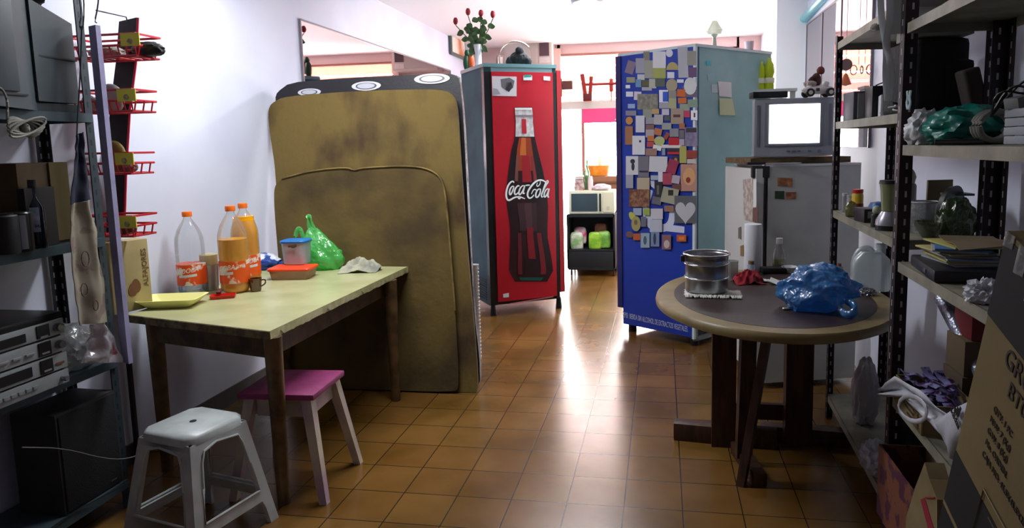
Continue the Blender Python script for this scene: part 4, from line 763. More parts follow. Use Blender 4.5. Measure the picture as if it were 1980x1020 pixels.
# two lime bottles on a little shelf behind
pz = aty(1485, 172, 5.6); 
t = thing('wall_shelf', 'small shelf behind the television holding lime bottles', 'shelf', (pz.x, 5.6, pz.z)); mkobj('plank', inv(t).box((pz.x + .04, 5.66, pz.z - .012), (.34, .18, .022)), mat('c8d4d4', .5), t); mkobj('support', inv(t).box((pz.x + .18, 5.66, (pz.z - .024) / 2), (.04, .14, pz.z - .026)), mat('b8c4c6', .5), t)
for i, (px, s_, lb) in enumerate(((1471, .95, 'left lime green bottle behind the television'), (1487, 1.08, 'right lime green bottle behind the television'))):
    p = aty(px, 170, 5.62); t = thing('juice_bottle', lb, 'bottle', (p.x, 5.62, pz.z), 0)
    mkobj('bottle_body', G().lathe([(0, 0), (.032 * s_, 0), (.034 * s_, .02), (.026 * s_, .08 * s_), (.036 * s_, .12 * s_), (.03 * s_, .17 * s_), (.014 * s_, .2 * s_), (0, .2 * s_)]), mat('b8d020', .3), t); mkobj('cap', G().lathe([(0, 0), (.016, 0), (.016, .02), (0, .02)], (0, 0, .2 * s_)), mat('d8e878', .4), t); mkobj('bottle_label', G().lathe([(.0355 * s_, 0), (.0365 * s_, .01), (.0365 * s_, .03), (.0355 * s_, .04)], (0, 0, .045)), mat('e8ecd0', .5), t)
# hanging ornaments in front of the right mirror
for px, py, y_, lb, pc in ((1636, 125, 4.6, 'round metal ornament on a cord before the right mirror', 0), (1660, 135, 4.75, 'pair of pale ring ornaments hanging before the right mirror', 1)):
    p = aty(px, py, y_); t = thing('hanging_ornament', lb, 'ornament', p); mm = mat('7a6660', .4, .4)
    mkobj('cord', G().cyl((0, 0, .03), (0, 0, 2.85 - p.z), .0016), mm, t)
    if not pc: mkobj('disc', G().cyl((0, -.006, 0), (0, .006, 0), .036, n=24), mm, t); mkobj('bell', G().lathe([(0, -.13), (.035, -.12), (.012, -.06), (0, -.05)]), mat('c86a40', .4), t); mkobj('tail', G().cyl((0, 0, -.05), (0, 0, -.03), .003), mm, t)
    else:
        for s in (-1, 1): a_ = [2 * pi * i / 16 for i in range(16)]; mkobj('ring', G().tube([(s * .03 + .02 * cos(a), 0, .03 * sin(a)) for a in a_], .004, 6, closed=True), mat('d8b8a8', .4), t)
# ---------------------------------------------------------------- round table
RW = mat('4a2e1e', .45, col2='2e1c12', sc=9, stretch=(4, 4, .6), bump=.08)
t = thing('round_table', 'oval pedestal table with dark brown top and pale wooden rim', 'table', (.5, 3.3, 0)); ell = lambda rx, ry, n=64: [(rx * cos(2 * pi * i / n), ry * sin(2 * pi * i / n)) for i in range(n)]
g = G(); rings(g, [[(x, y, z) for x, y in ell(.53 - d, .68 - d)] for d, z in ((.09, .736), (.02, .736), (.002, .745), (0, .757), (.004, .773), (.012, .78), (.09, .7805), (.09, .74))]); mkobj('table_rim', g, mat('84744c', .4, col2='74643e', sc=10), t)
mkobj('table_top', G().prism(ell(.442, .592), .745, .7815), mat('2e2220', .42, col2='3a2c28', sc=30, bump=.04), t)
def plank(x, y, z0, z1, w, th, rz, x2=None, y2=None, nm='leg', lean=(0, 0)):
    g = inv(t); c_, s_ = cos(rz), sin(rz); q = [(-w / 2, -th / 2), (w / 2, -th / 2), (w / 2, th / 2), (-w / 2, th / 2)]
    P = lambda X, Y, z: [(X + a * c_ - b * s_, Y + a * s_ + b * c_, z) for a, b in q]; rings(g, [P(x, y, z0), P(x + lean[0], y + lean[1], z1)]); return mkobj(nm, g, RW, t)
plank(.30, 3.37, .0, .736, .115, .05, .0)
plank(.375, 3.17, .04, .736, .075, .03, .3, lean=(.03, .1))
plank(.345, 2.98, .0, .736, .06, .035, 1.2, lean=(.13, .12))
plank(.66, 3.42, .0, .736, .13, .05, .1)
mkobj('foot', inv(t).box((.31, 3.41, .045), (.50, .075, .09), (0, 0, -.12), .006), RW, t); mkobj('foot', inv(t).box((.70, 3.46, .04), (.42, .07, .08), (0, 0, -.1), .006), RW, t)
mkobj('stretcher', inv(t).box((.48, 3.44, .16), (.4, .03, .08)), RW, t); mkobj('foot', inv(t).box((.39, 3.13, .03), (.06, .34, .06), (0, 0, .2), .006), RW, t)
mkobj('support_rail', inv(t).box((.48, 3.4, .715), (.6, .05, .04)), RW, t)
ZR2 = .782
def ar(px, py): q = atz(px, py, ZR2); return V((q.x, q.y, ZR2))
# sieve pot and cloth under it
p = ar(1372, 568); k = mpp(p)
t = thing('folded_cloth', 'fringed white cloth lying under the metal pot', 'cloth', (p.x + .015, p.y - .0, ZR2), -.05)
cloth_pts = G(); random.seed(5)
cloth_pts.sheet(lambda u, v: ((u - .5) * .26 + .006 * sin(v * 30), (v - .5) * .14 + .005 * sin(u * 40), .005 + .003 * noise.noise(V((u * 9, v * 9, 0)))), 26, 12, .003); mkobj('cloth_sheet', cloth_pts, mat('c8c8c0', .9, bump=.4), t, ang=80)
g = G()
for i in range(40):
    x = -.125 + .25 * i / 39; g.tube([(x, -.068, .005), (x + random.uniform(-.006, .006), -.085, .012), (x + random.uniform(-.008, .008), -.095 - random.random() * .008, .003)], .0042, 5)
mkobj('fringe', g, mat('d0d0c8', .9), t)
t = thing('metal_sieve', 'cylindrical aluminium sieve pot on the round table', 'pot', (p.x - .012, p.y + .045, ZR2 + .0115)); R_ = .106; Hs = .175
AL = mat('a8aaac', .28, .95, col2='8c8e92', sc=18)
mkobj('drum', G().lathe([(R_ * .94, 0), (R_ * .95, .005), (R_ * .95, .06), (R_ * .97, .064), (R_ * .95, .07), (R_ * .95, .125), (R_ * .975, .13), (R_ * .95, .136), (R_ * .97, Hs - .004), (R_ * 1.03, Hs), (R_ * 1.03, Hs + .004), (R_ * .98, Hs + .004), (R_ * .93, .13), (R_ * .92, .01), (0, .01)], n=48), AL, t, ang=60)
for z in (.065, .131, Hs + .002): mkobj('band', G().tube([(R_ * (1.03 if z > .17 else .975) * cos(a), R_ * (1.03 if z > .17 else .975) * sin(a), z) for a in [2 * pi * i / 48 for i in range(48)]], .004, 8, closed=True), mat('d0d2d4', .2, 1), t)
mkobj('side_clip', G().box((-R_ * 1.06, -.02, Hs - .02), (.02, .02, .03), bev=.003), mat('3a3634', .4, .5), t)
# glass jar behind pot
p = ar(1415, 540); single('glass_jar', G().lathe([(0, 0), (.03, 0), (.032, .01), (.032, .09), (.034, .1), (.03, .1), (.029, .012), (0, .008)]), film('c8ccc8', .6, .15, 0), 'hazy glass jar just right of the metal sieve pot', 'jar', loc=p)
# red cloth
p = ar(1447, 546); cloth('red_cloth', 'crumpled dark red cloth on the round table near the pot', p, .16, .12, .07, mat('8e1424', .85, col2='6a0e1c', sc=14, bump=.2), 6, .2)
# paper towel roll
p = ar(1455, 524); p.x = max(p.x, p.x); t = thing('paper_towel_roll', 'tall white paper towel roll standing against the white refrigerator', 'paper towel', (p.x, p.y, ZR2)); k = mpp(p); 
mkobj('roll', G().lathe([(.012, 0), (.045, 0), (.046, .002), (.046, .262), (.045, .264), (.012, .264)], n=32), mat('d4d6da', .8), t)
p = ar(1450, 528); p = V((p.x, p.y - .05, ZR2)); t = thing('small_bottle', 'small clear bottle with tan cap before the paper towel roll', 'bottle', p); mkobj('bottle_body', G().lathe([(0, 0), (.018, 0), (.02, .05), (.014, .06), (0, .06)]), film('b8c4d0', .4, .1, 0), t); mkobj('cap', G().lathe([(0, .06), (.016, .06), (.016, .078), (0, .08)]), mat('7a5c3c', .5), t)
# spray bottle with yellow liquid
p = ar(1506, 522); t = thing('lemon_bottle', 'clear plastic bottle of yellow liquid with white cap', 'bottle', p); pr = [(0, 0), (.034, 0), (.037, .01), (.037, .07), (.033, .1), (.018, .135), (.015, .15)]
mkobj('bottle_body', G().lathe(pr), film('c8ccc8', .75, .08, 0), t); mkobj('liquid', G().lathe([(0, .003), (.034, .003), (.035, .06), (0, .06)]), film('c8c818', .15, .1, 0), t); mkobj('cap', G().lathe([(0, .15), (.018, .15), (.018, .18), (.0, .182)]), mat('d8dadc', .4), t)
# black tray, white bowl, napkins
p = ar(1495, 527); single('black_tray', G().box((0, 0, .017), (.13, .07, .03), bev=.006), mat('16181a', .4), 'small black plastic tray behind the red cloth', 'tray', loc=p, rz=.1)
p = ar(1527, 527); single('white_bowl', G().lathe([(0, 0), (.022, 0), (.045, .035), (.042, .035), (.02, .004), (0, .004)]), mat('c8cacc', .4), 'small white plastic bowl behind the blue bag', 'bowl', loc=p)
p = ar(1478, 543); single('paper_napkin', G().sheet(lambda u, v: ((u - .5) * .1, (v - .5) * .07, .004 + .004 * sin(u * 5)), 8, 8, .002), mat('c4ccc8', .8), 'flat white napkin between red cloth and blue bag', 'napkin', loc=p, rz=.1, ang=80)
p = ar(1505, 548); single('paper_wrapper', G().sheet(lambda u, v: ((u - .5) * .09, (v - .5) * .08, .004 + .03 * abs(u - .5) + .006 * sin(v * 9)), 8, 8, .002), mat('c8cac8', .7), 'white folded wrapper touching the left of the blue bag', 'wrapper', loc=p, rz=-.4, ang=80)
# blue bag
BL = film('3a90d4', .2, .2, 1.0, 22, .12)
p = ar(1590, 603); p = V((p.x + .0, p.y + .06, ZR2))
def bf(q): return V((q.x + .12 * q.z, q.y, q.z * (1 - .45 * max(0, q.x))))
bag('plastic_bag', 'crumpled shiny blue plastic bag on the round table', 'bag', p, (.30, .22, .185), BL, 12, .24, 1.4, -.15, fn=bf, sub=5, handles=([(.1, -.09, .06), (.13, -.13, .05), (.12, -.15, .02), (.09, -.14, .012), (.07, -.1, .03)],), hr=.012, flat=1.5)
p = ar(1522, 598); t = thing('metal_spoon', 'metal spoon end poking out beneath the blue bag', 'spoon', p, .3); mkobj('spoon_bowl', G().blob((0, 0, 0), (.045, .028, .012), 2, .02, 1, 3), mat('b8b4a8', .3, .7), t); mkobj('handle', G().tube([(.02, 0, .006), (.07, .01, .008)], .004, 6), mat('b8b4a8', .3, .7), t)
p = ar(1640, 548); single('paper_sheets', G().sheet(lambda u, v: ((u - .5) * .2, (v - .5) * .15, .008 + .014 * sin(u * 3 + v * 2)), 12, 12, .003), mat('c0c2c8', .7), 'white paper sheets behind the blue bag', 'papers', loc=p, rz=-.5, ang=80)
p = ar(1678, 570); single('foil_wrapper', G().blob((0, 0, 0), (.06, .04, .03), 5, .45, 3, 4), mat('b0b2b8', .2, .9), 'crumpled silver foil at the right of the blue bag', 'foil', loc=p)
p = ar(1622, 528); t = thing('small_bottle', 'tiny clear bottle with reddish cap behind the white papers', 'bottle', p); mkobj('bottle_body', G().lathe([(0, 0), (.02, 0), (.02, .035), (0, .04)]), film('b0b0b0', .4, .1, 0), t); mkobj('cap', G().lathe([(0, .04), (.012, .04), (.012, .055), (0, .055)]), mat('7a5048', .5), t)
# jug
p = atz(1680, 548, ZR2); t = thing('water_jug', 'translucent white plastic jug with handle by the rack post', 'jug', (.985, 3.46, ZR2), -.15); JG = film('e0eaea', .45, .3, .1)
g = G(); w, d, h = .085, .055, .2
rings(g, [rr(w * .95, d * .95, .03, 0), rr(w, d, .03, .01), rr(w, d, .03, .12), rr(w * .95, d * .95, .035, .15), rr(w * .55, d * .8, .03, .185)]); mkobj('jug_body', g, JG, t)
mkobj('handle', G().tube([(-.07, 0, .13), (-.062, 0, .175), (-.03, 0, .2), (.0, 0, .195), (.01, 0, .165)], .014, 10, smooth=2), JG, t); mkobj('neck', G().lathe([(.02, .17), (.02, .2), (0, .2)], (.045, 0, 0)), JG, t); mkobj('cap', G().lathe([(0, .2), (.025, .2), (.025, .22), (0, .222)], (.045, 0, 0)), mat('b8c0c0', .5), t)
# ---------------------------------------------------------------- steel racks on the right
ST = mat('2c1c20', .5, .2, col2='1c1418', sc=10); SHF = mat('8a8876', .55, col2='6c6a5c', sc=7, bump=.08); SHU = mat('4c504e', .6)
def post(parent, x, y, z0, z1, sx, sy, m=ST, w=.036, slots=True, face=None, sm=None):
    g = inv(parent); tk = .003
    g.box((x + sx * w / 2, y, (z0 + z1) / 2), (w, tk, z1 - z0)); g.box((x, y + sy * w / 2, (z0 + z1) / 2), (tk, w, z1 - z0)); n0 = len(g.bm.faces)
    if slots:
        z = z0 + .05
        while z < z1 - .03:
            for s in (-1, 1): g.box((x + sx * w * .55, y + s * .0012, z), (.007, .0016, .022)); g.box((x + s * .0012, y + sy * w * .55, z), (.0016, .007, .022))
            z += .05
    o = mkobj('post', g, m, parent, smooth=False); add_mat(o, sm or mat('a8a8b0', .5), n0)
    return o
def shelf(parent, P, z, m=SHF, mu=SHU, th=.035):
    """P = four floor corners (front far, front near, rear near, rear far)"""
    P = [V((*q, 0)) for q in P]; o = mkobj('shelf', inv(parent).prism([tuple(q.xy) for q in P], z - .004, z), m, parent)
    g = inv(parent)
    for i in range(4):
        a, b = P[i], P[(i + 1) % 4]; d = b - a; g.box(((a.x + b.x) / 2, (a.y + b.y) / 2, z - th / 2), (d.length, .004, th), (0, 0, math.atan2(d.y, d.x)))
    mkobj('shelf_lip', g, m, o); return o
far = ((.88, 3.81), (.835, 2.62)); rn, rf = (1.16, 2.66), (1.19, 3.86)
t1 = thing('metal_rack', 'dark slotted steel rack behind the round table, right wall', 'rack', (.88, 3.2, 0)); r1 = t1
post(t1, .88, 3.81, 0, 2.02, 1, -1); pn_ = post(t1, .835, 2.63, 0, 2.3, 1, 1, w=.042); post(t1, 1.16, 2.70, 0, 2.3, -1, 1); post(t1, 1.19, 3.86, 0, 2.02, -1, -1)
PF = [(.885, 3.80), (.842, 2.64), (1.158, 2.71), (1.188, 3.85)]
zs = []
for px, py, X in ((1612, 84, .88), (1612, 240, .88), (1612, 411, .88)): zs.append(atx(px, py, X).z + .01)
ZS1 = [.13, zs[2], zs[1], 1.985]
for z in ZS1: shelf(t1, PF, z)
t2_ = thing('metal_rack', 'nearer dark steel rack crowded with boxes at the right edge', 'rack', (.82, 2.1, 0)); rk2 = t2_
PN = [(.836, 2.605), (.80, 1.50), (1.14, 1.50), (1.158, 2.63)]
ZS2 = [atx(1757, 285, .836).z + .008, atx(1757, 520, .836).z + .008, .56, .13]
ztop = atx(1755, 45, .836).z
post(t2_, .80, 1.5, 0, 1.0, 1, 1); post(t2_, 1.14, 1.5, 0, 2.3, -1, 1); post(t2_, 1.155, 2.61, 0, 2.3, -1, -1, w=.05)
for z in (ztop, ZS2[0], ZS2[1], ZS2[2], ZS2[3]): shelf(t2_, PN, z)
print('ZS1', ZS1, 'ZS2', ZS2, ztop)
def on(zz, px, py): q = atz(px, py, zz); return V((q.x, q.y, zz + .0006))
def onx(zz, px, X): # point at plan x=X seen at px on a shelf
    d = ray(px, 300); k = X / d.x; return V((X, d.y * k, zz + .0006))
# second shelf: silver box, router
Z = ZS1[2]; p = onx(Z, 1632, .955); t = thing('tape_player', 'silver grey upright electronic box at far end of rack shelf', 'electronics', (p.x, 3.66, Z + .001), .1); mkobj('case', G().box((0, 0, .07), (.09, .14, .14), bev=.005), mat('50545c', .4), t); mkobj('front_strip', G().box((-.01, -.072, .07), (.03, .004, .12)), mat('a0a4ac', .35), t)
t = thing('router_box', 'white box with dark cables on the second rack shelf', 'box', (1.02, 3.28, Z + .001), -.2); mkobj('case', G().box((0, 0, .05), (.14, .12, .1), bev=.004), mat('b8bac0', .5), t); mkobj('cable', G().tube([(-.07, -.05, .02), (.0, -.1, .09), (.08, -.1, .05), (.12, -.05, .02)], .003, 6, smooth=2), BLK, t)
t = thing('black_player', 'flat black device on the white box and rack shelf', 'electronics', (1.06, 3.46, Z + .001), 0); mkobj('case', G().box((0, 0, .075), (.22, .12, .15), bev=.004), BLK, t); mkobj('cable', G().tube([(-.1, -.07, .15), (.0, -.1, .19), (.1, -.1, .16), (.12, -.06, .1)], .003, 6, smooth=2), BLK, t)
t = thing('cable_bundle', 'tangle of pale and dark cables at near end of the second rack shelf', 'cables', (.95, 2.95, Z + .001))
for i in range(4): random.seed(i + 20); mkobj('cable', G().tube([(random.uniform(-.08, .08), random.uniform(-.1, .1), random.uniform(.004, .05)) for _ in range(7)], .0035, 6, smooth=2), (BLK, mat('a8a8a8', .5))[i % 2], t)
# hanging white strap and clip on the near post
a, b = atx(1700, 0, .80), atx(1716, 190, .80); t = thing('white_strap', 'long twisted white strap hanging from the rack top', 'strap', (b.x, b.y, b.z)); 
pts = [atx(x, y, .80) for x, y in ((1702, -40), (1704, 40), (1715, 90), (1712, 150), (1717, 195))]; pts2 = [atx(x, y, .79) for x, y in ((1718, -40), (1722, 30), (1712, 90), (1724, 120), (1718, 195))]
mkobj('strap_band', inv(t).tube(pts, .012, 6, flat=.2, smooth=2, refup=(0, 1, 0)), mat('c4ccce', .6), t); mkobj('strap_band', inv(t).tube(pts2, .012, 6, flat=.2, smooth=2, refup=(0, 1, 0)), mat('c4ccce', .6), t)
c_ = atx(1757, 193, .822); t = thing('plastic_clip', 'pale blue plastic clip on the near rack post', 'clip', (c_.x - .0, c_.y, c_.z - .03))
for s in (-1, 1): mkobj('clip_arm', G().tube([(0, s * .016, .06), (0, s * .008, .035), (0, s * .018, .02), (0, s * .006, -.0)], .006, 6, flat=.6, smooth=1, refup=(1, 0, 0)), mat('b8d4d8', .4), t)
p = atx(1733, 15, .82); t = thing('paper_tag', 'pale plastic sheet dangling at the top of the rack', 'tag', p); mkobj('tag_sheet', G().sheet(lambda u, v: ((u - .5) * .05, .01 * sin(u * 4), -.09 + v * .14), 8, 8, .002), mat('a8b0ac', .6), t, ang=80)
p = atx(1697, 52, .86); single('small_ornament', G().blob((0, 0, -.015), (.05, .03, .03), 3, .2, 2, 3), mat('9a9894', .7), 'small pale knobbly thing dangling beside the white strap', 'ornament', loc=p)
# ---- third shelf: jars, can, blender
Z = ZS1[1]
def jar(px, X, r, h, m, lab, cat='jar', nm='glass_jar', capc=None, prof=None):
    p = onx(Z, px, X); t = thing(nm, lab, cat, p); mkobj('jar_body', G().lathe(prof or [(0, 0), (r, 0), (r, h * .85), (r * .85, h * .95), (0, h * .95)]), m, t)
    if capc: mkobj('lid', G().lathe([(0, h * .95), (r * .95, h * .95), (r * .95, h * 1.1), (0, h * 1.1)]), mat(capc, .4), t)
    return t
jar(1636, .92, .014, .085, film('b8b8b8', .5, .1, 0), 'narrow clear jar, farthest on the third rack shelf', capc='a8a8a8'); jar(1647, .915, .017, .085, film('c8c8c8', .4, .1, 0), 'pale glass jar between clear jar and red lidded can', capc='909090')
t = jar(1661, .93, .026, .115, mat('c0a020', .4), 'yellow can with bright red lid on the third shelf', 'can', 'yellow_can', capc='b01c20'); mkobj('can_label', G().lathe([(.0262, .02), (.0268, .03), (.0268, .05), (.0262, .06)]), mat('8a3020', .5), t)
p = onx(Z, 1655, .9); single('spice_bag', G().blob((0, 0, 0), (.05, .035, .07), 4, .3, 2, 3), film('8a8a50', .3, .2, .3), 'small greenish plastic sachet before the yellow can', 'sachet', loc=V((.885, 3.45, Z + .001)), ang=70)
t = thing('blue_lid', 'blue round lid behind the black box on the third shelf', 'lid', (1.0, 3.42, Z + .001)); mkobj('lid_disc', G().lathe([(0, 0), (.05, 0), (.05, .04), (.035, .07), (0, .075)]), mat('2a5a9a', .4), t)
t = thing('black_box', 'black square box in front of the blue lid', 'box', onx(Z, 1678, .9), .1); mkobj('case', G().box((0, 0, .03), (.06, .12, .06), bev=.004), mat('16181e', .4), t); mkobj('sticker', G().box((-.0, -.061, .035), (.03, .002, .03)), mat('8a8c90', .5), t)
t = thing('dish_rack', 'small wire rack holding a pale green plate', 'rack', (1.0, 3.2, Z + .001), .3)
for i in range(4): mkobj('wire', G().tube([(-.03 + i * .018, -.06, 0), (-.03 + i * .018, -.05, .09), (-.03 + i * .018, 0, .12), (-.03 + i * .018, .05, .09), (-.03 + i * .018, .06, 0)], .003, 6, smooth=2), mat('20262c', .4), t)
mkobj('plate', G().cyl((.03, 0, .06), (.042, 0, .062), .058, n=24), mat('a8b8a0', .3), t)
t = thing('small_shaker', 'dark little shaker with pale knob left of the blender', 'shaker', onx(Z, 1699, .885)); mkobj('body', G().lathe([(0, 0), (.022, 0), (.02, .05), (.012, .055), (0, .06)]), mat('1c1a18', .4), t); mkobj('knob', G().blob((0, 0, .055), (.034, .034, .034), 2, .05, 1, 3), mat('98a088', .5), t)
t = thing('blender', 'kitchen blender with pale green jug and silver base', 'blender', onx(Z, 1724, .905)); 
mkobj('foot_ring', G().lathe([(0, 0), (.05, 0), (.05, .02), (0, .022)]), BLK, t); mkobj('motor_base', G().lathe([(0, .02), (.052, .02), (.05, .04), (.036, .065), (.03, .075), (0, .076)]), mat('a0a0a8', .3, .5), t); mkobj('jug', G().lathe([(0, .077), (.03, .077), (.036, .16), (.04, .185), (.036, .185), (.027, .085), (0, .082)]), film('b8c090', .35, .1, 0), t); mkobj('jug_handle', G().tube([(.035, -.01, .17), (.06, -.015, .16), (.058, -.015, .11), (.033, -.01, .1)], .005, 7, smooth=2), mat('b0b4b0', .4), t); mkobj('lid', G().lathe([(0, .186), (.042, .186), (.04, .2), (0, .202)]), BLK, t)
t = thing('cloth_ball', 'round pale grey knob topped jar behind the blender', 'jar', (1.0, 3.05, Z + .001)); mkobj('jar_body', G().lathe([(0, 0), (.035, 0), (.035, .17), (.03, .18), (0, .18)]), mat('8a8c86', .6), t); mkobj('knob', G().blob((0, 0, .175), (.062, .062, .07), 5, .08, 1.5, 3), mat('a8a89c', .8), t)
# right of the near post on the same shelf
t = thing('glass_pitcher', 'clear cut glass pitcher behind the near rack post', 'pitcher', (1.0, 2.86, Z + .001)); mkobj('pitcher_body', G().lathe([(0, 0), (.045, 0), (.05, .11), (.052, .12), (.047, .12), (.04, .01), (0, .008)]), film('d0d4d4', .8, .08, .3, 40), t); mkobj('rim', G().tube([(.052 * cos(a), .052 * sin(a), .12) for a in [2 * pi * i / 24 for i in range(24)]], .003, 6, closed=True), mat('b0b4b8', .3), t)
single('cardboard_piece', G().box((0, 0, .1), (.1, .01, .2), (0, 0, 0), .001), mat('7a6c50', .8), 'piece of tan cardboard standing behind the glass pitcher', 'cardboard', loc=(1.08, 2.93, Z + .001), rz=.2)
t = thing('black_pan', 'black pan leaning upright behind the glass pitcher', 'pan', (1.08, 2.80, Z + .001), .75); mkobj('pan_disc', G().cyl((0, 0, .105), (.0, .02, .108), .082, .075, 28), mat('121214', .4), t); mkobj('pan_base', G().box((0, .0, .015), (.05, .03, .03)), BLK, t)
bag('plastic_bag', 'dark green translucent plastic bag at near end of the third shelf', 'bag', V((1.065, 2.72, Z + .001)), (.12, .09, .14), film('3a5a24', .3, .25, .5), 5, .25, 2)
t = thing('glass_bowl', 'clear glass bowl lying on its side beside the green bag', 'bowl', (.975, 2.72, Z + .001)); mkobj('bowl_body', G().lathe([(0, 0), (.025, .0), (.05, .04), (.052, .06), (.048, .06), (.022, .006), (0, .005)]), film('6a7458', .5, .08, 0), t)
t = thing('wire_stand', 'grey wire stand with flat top above the green bag', 'stand', (1.11, 2.84, Z + .001)); mkobj('plate', G().box((0, 0, .15), (.09, .08, .008)), mat('5a646c', .4), t); mkobj('leg', G().cyl((-.035, -.03, 0), (-.035, -.03, .146), .003), mat('8a9094', .4), t); mkobj('leg', G().cyl((.035, .03, 0), (.035, .03, .146), .003), mat('8a9094', .4), t)
# ---- near rack, middle shelf (z ZS2[0])
Z = ZS2[0]
bag('plastic_bag', 'teal and white plastic bag on the near rack shelf', 'bag', V((.96, 2.40, Z + .001)), (.22, .24, .115), mat('167a6c', .3, col2='0c5a50', sc=8, bump=.5, bsc=18), 7, .3, 2.4)
bag('plastic_bag', 'white plastic bag end tied to the teal bag', 'bag', V((.875, 2.53, Z + .001)), (.1, .1, .11), mat('c4c8cc', .35, bump=.5, bsc=18), 3, .35, 2.4)
t = thing('coiled_hose', 'coil of grey hose standing on the near rack shelf', 'hose', (.955, 2.21, Z + .001), .3)
for i in range(3): mkobj('loop', G().tube([(.058 * cos(a), -.01 + i * .012, .052 + .042 * sin(a)) for a in [2 * pi * k / 20 for k in range(20)]], .009, 8, closed=True), mat('7c7c74', .6), t)
t = thing('black_device', 'flat black device before the grey hose coil', 'device', (.88, 2.25, Z + .001), -.4); mkobj('case', G().box((0, 0, .009), (.13, .07, .017), bev=.003), BLK, t); mkobj('edge', G().box((0, -.036, .009), (.12, .003, .006)), mat('4a4e54', .4), t)
t = thing('white_box', 'stack of flat pale boxes at the right edge of the near shelf', 'boxes', (1.0, 2.0, Z + .001), .05)
for i in range(4): mkobj('flat_box', G().box((0, .003 * (i % 2), .012 + .024 * i), (.14, .18, .022), bev=.002), mat('8c9098', .6), t)
t = thing('cable_bundle', 'black cables looping over the pale boxes', 'cables', (.97, 2.04, Z + .098))
for i in range(3): mkobj('cable', G().tube([(-.07, .07, -.02 - .0 * i), (-.07 + .03 * i, .04, .055 + .01 * i), (.0, .0, .03 + .02 * i), (.03 + .02 * i, -.02, .06), (.06, -.04, .0)], .0035, 6, smooth=2), BLK, t)
t = thing('grey_adapter', 'grey wedge shaped adapter on top of pale boxes', 'adapter', (.955, 2.06, Z + .098), .3); mkobj('case', G().box((0, 0, .018), (.07, .05, .03), (.0, -.2, 0), .004), mat('6c7270', .5), t)
# things on far rack second shelf right half, black backpack
Zb = ZS1[2]; t = thing('black_backpack', 'large black bag standing on rack shelf behind the near post', 'bag', (1.02, 2.98, Zb + .001), .1); mkobj('bag_body', G().box((0, 0, .14), (.2, .3, .28), (0, 0, 0), .025).box((.06, -.12, .1), (.1, .08, .2), (.1, 0, 0), .02), mat('15161a', .8, bump=.3), t, ang=70); mkobj('strap', G().tube([(-.08, -.1, .22), (-.12, -.13, .12), (-.1, -.12, .02)], .012, 7, flat=.4, smooth=2), BLK, t)
single('brown_pouch', G().box((0, 0, .075), (.06, .08, .15), (0, -.25, 0), .012), mat('3a302c', .8), 'small dark brown pouch right of the black bag', 'pouch', loc=(1.10, 2.74, Zb + .005), ang=70)
single('carton_box', G().box((0, 0, .03), (.2, .22, .055), bev=.003), mat('7c8078', .7), 'flat grey carton just under the rack top shelf', 'box', loc=(1.03, 2.92, Zb + .283))
# ---- near rack shelf ZS2[1]: laptop case and papers
Z = ZS2[1]
t = thing('laptop_case', 'flat black case lying under the stack of papers', 'case', (.94, 2.36, Z + .001), -.12); mkobj('case_body', G().box((0, 0, .02), (.22, .32, .038), bev=.008), mat('1a1e26', .4), t); mkobj('latch', G().box((-.111, -.05, .02), (.003, .03, .012)), mat('4a4e58', .4), t)
random.seed(11); cs = ['8c8e90', 'a0a090', 'a09a50', '7c8ea8', '8a8c94', 'b0a868', '6c7074', '9a9c9c', '3c6aa0', 'a8a458']
lbs = ['grey magazine at the very bottom of the paper stack', 'beige booklet second from the stack bottom', 'olive yellow magazine third from the stack bottom', 'bluish magazine fourth from the stack bottom', 'grey folder in the middle of the paper stack', 'yellow booklet above the middle grey folder', 'dark grey booklet fourth from the stack top', 'pale grey leaflet third from the stack top', 'blue booklet second from the stack top', 'yellowish magazine topmost of the paper stack']
for i, c_ in enumerate(cs): single('magazine', G().box((0, 0, .003), (.15, .22, .0055), bev=.001), mat(c_, .6), lbs[i], 'magazine', 'stacked magazines', (.955 + random.uniform(-.015, .015), 2.38 + random.uniform(-.02, .02), Z + .0405 + i * .0062), -.1 + random.uniform(-.25, .25))
t = thing('paper_bag', 'long tan envelope folder lying on top of the magazines', 'folder', (.98, 2.34, Z + .106), -.2); mkobj('folder_sheet', G().sheet(lambda u, v: ((u - .5) * .16, (v - .5) * .36, .002 + .022 * u * (1 - v) + .006 * sin(v * 6)), 10, 14, .003), mat('6c5c44', .7), t, ang=80)
single('crumpled_paper', G().blob((0, 0, 0), (.07, .07, .055), 6, .6, 2.6, 4), mat('c8ccd4', .6), 'crumpled white paper on the shelf edge before the black case', 'paper', loc=(.845, 1.965, Z + .001), ang=40)
# ---- lower: red box, brown boxes, foil roll, wrappers carton
Z = ZS2[2]
t = thing('wrapping_roll', 'long silver cling film roll leaning beside the wrappers carton', 'roll', (1.02, 2.36, Z + .001)); a, b = V((1.07, 2.24, Z + .03)), atx(1822, 575, 1.01); mkobj('roll_body', inv(t).cyl(a, b, .028, n=20), mat('8c8e9c', .25, .5, bump=.5), t); mkobj('core', inv(t).cyl(b, b + (b - a) * .02, .014), mat('6a5a44', .8), t)
single('brown_box', G().box((0, 0, .07), (.15, .16, .14), bev=.003), mat('4a3c2c', .8), 'brown carton lower one behind the wrappers carton', 'box', loc=(1.065, 2.5, Z + .001)); 
single('brown_box', G().box((0, 0, .06), (.14, .15, .12), bev=.003), mat('5a4a34', .8), 'brown carton stacked on the lower brown one', 'box', loc=(1.065, 2.5, Z + .1425))
single('red_box', G().box((0, 0, .05), (.1, .14, .1), bev=.003), mat('6a141c', .6), 'dark red box stacked on top of brown cartons', 'box', loc=(1.065, 2.5, Z + .264)); 
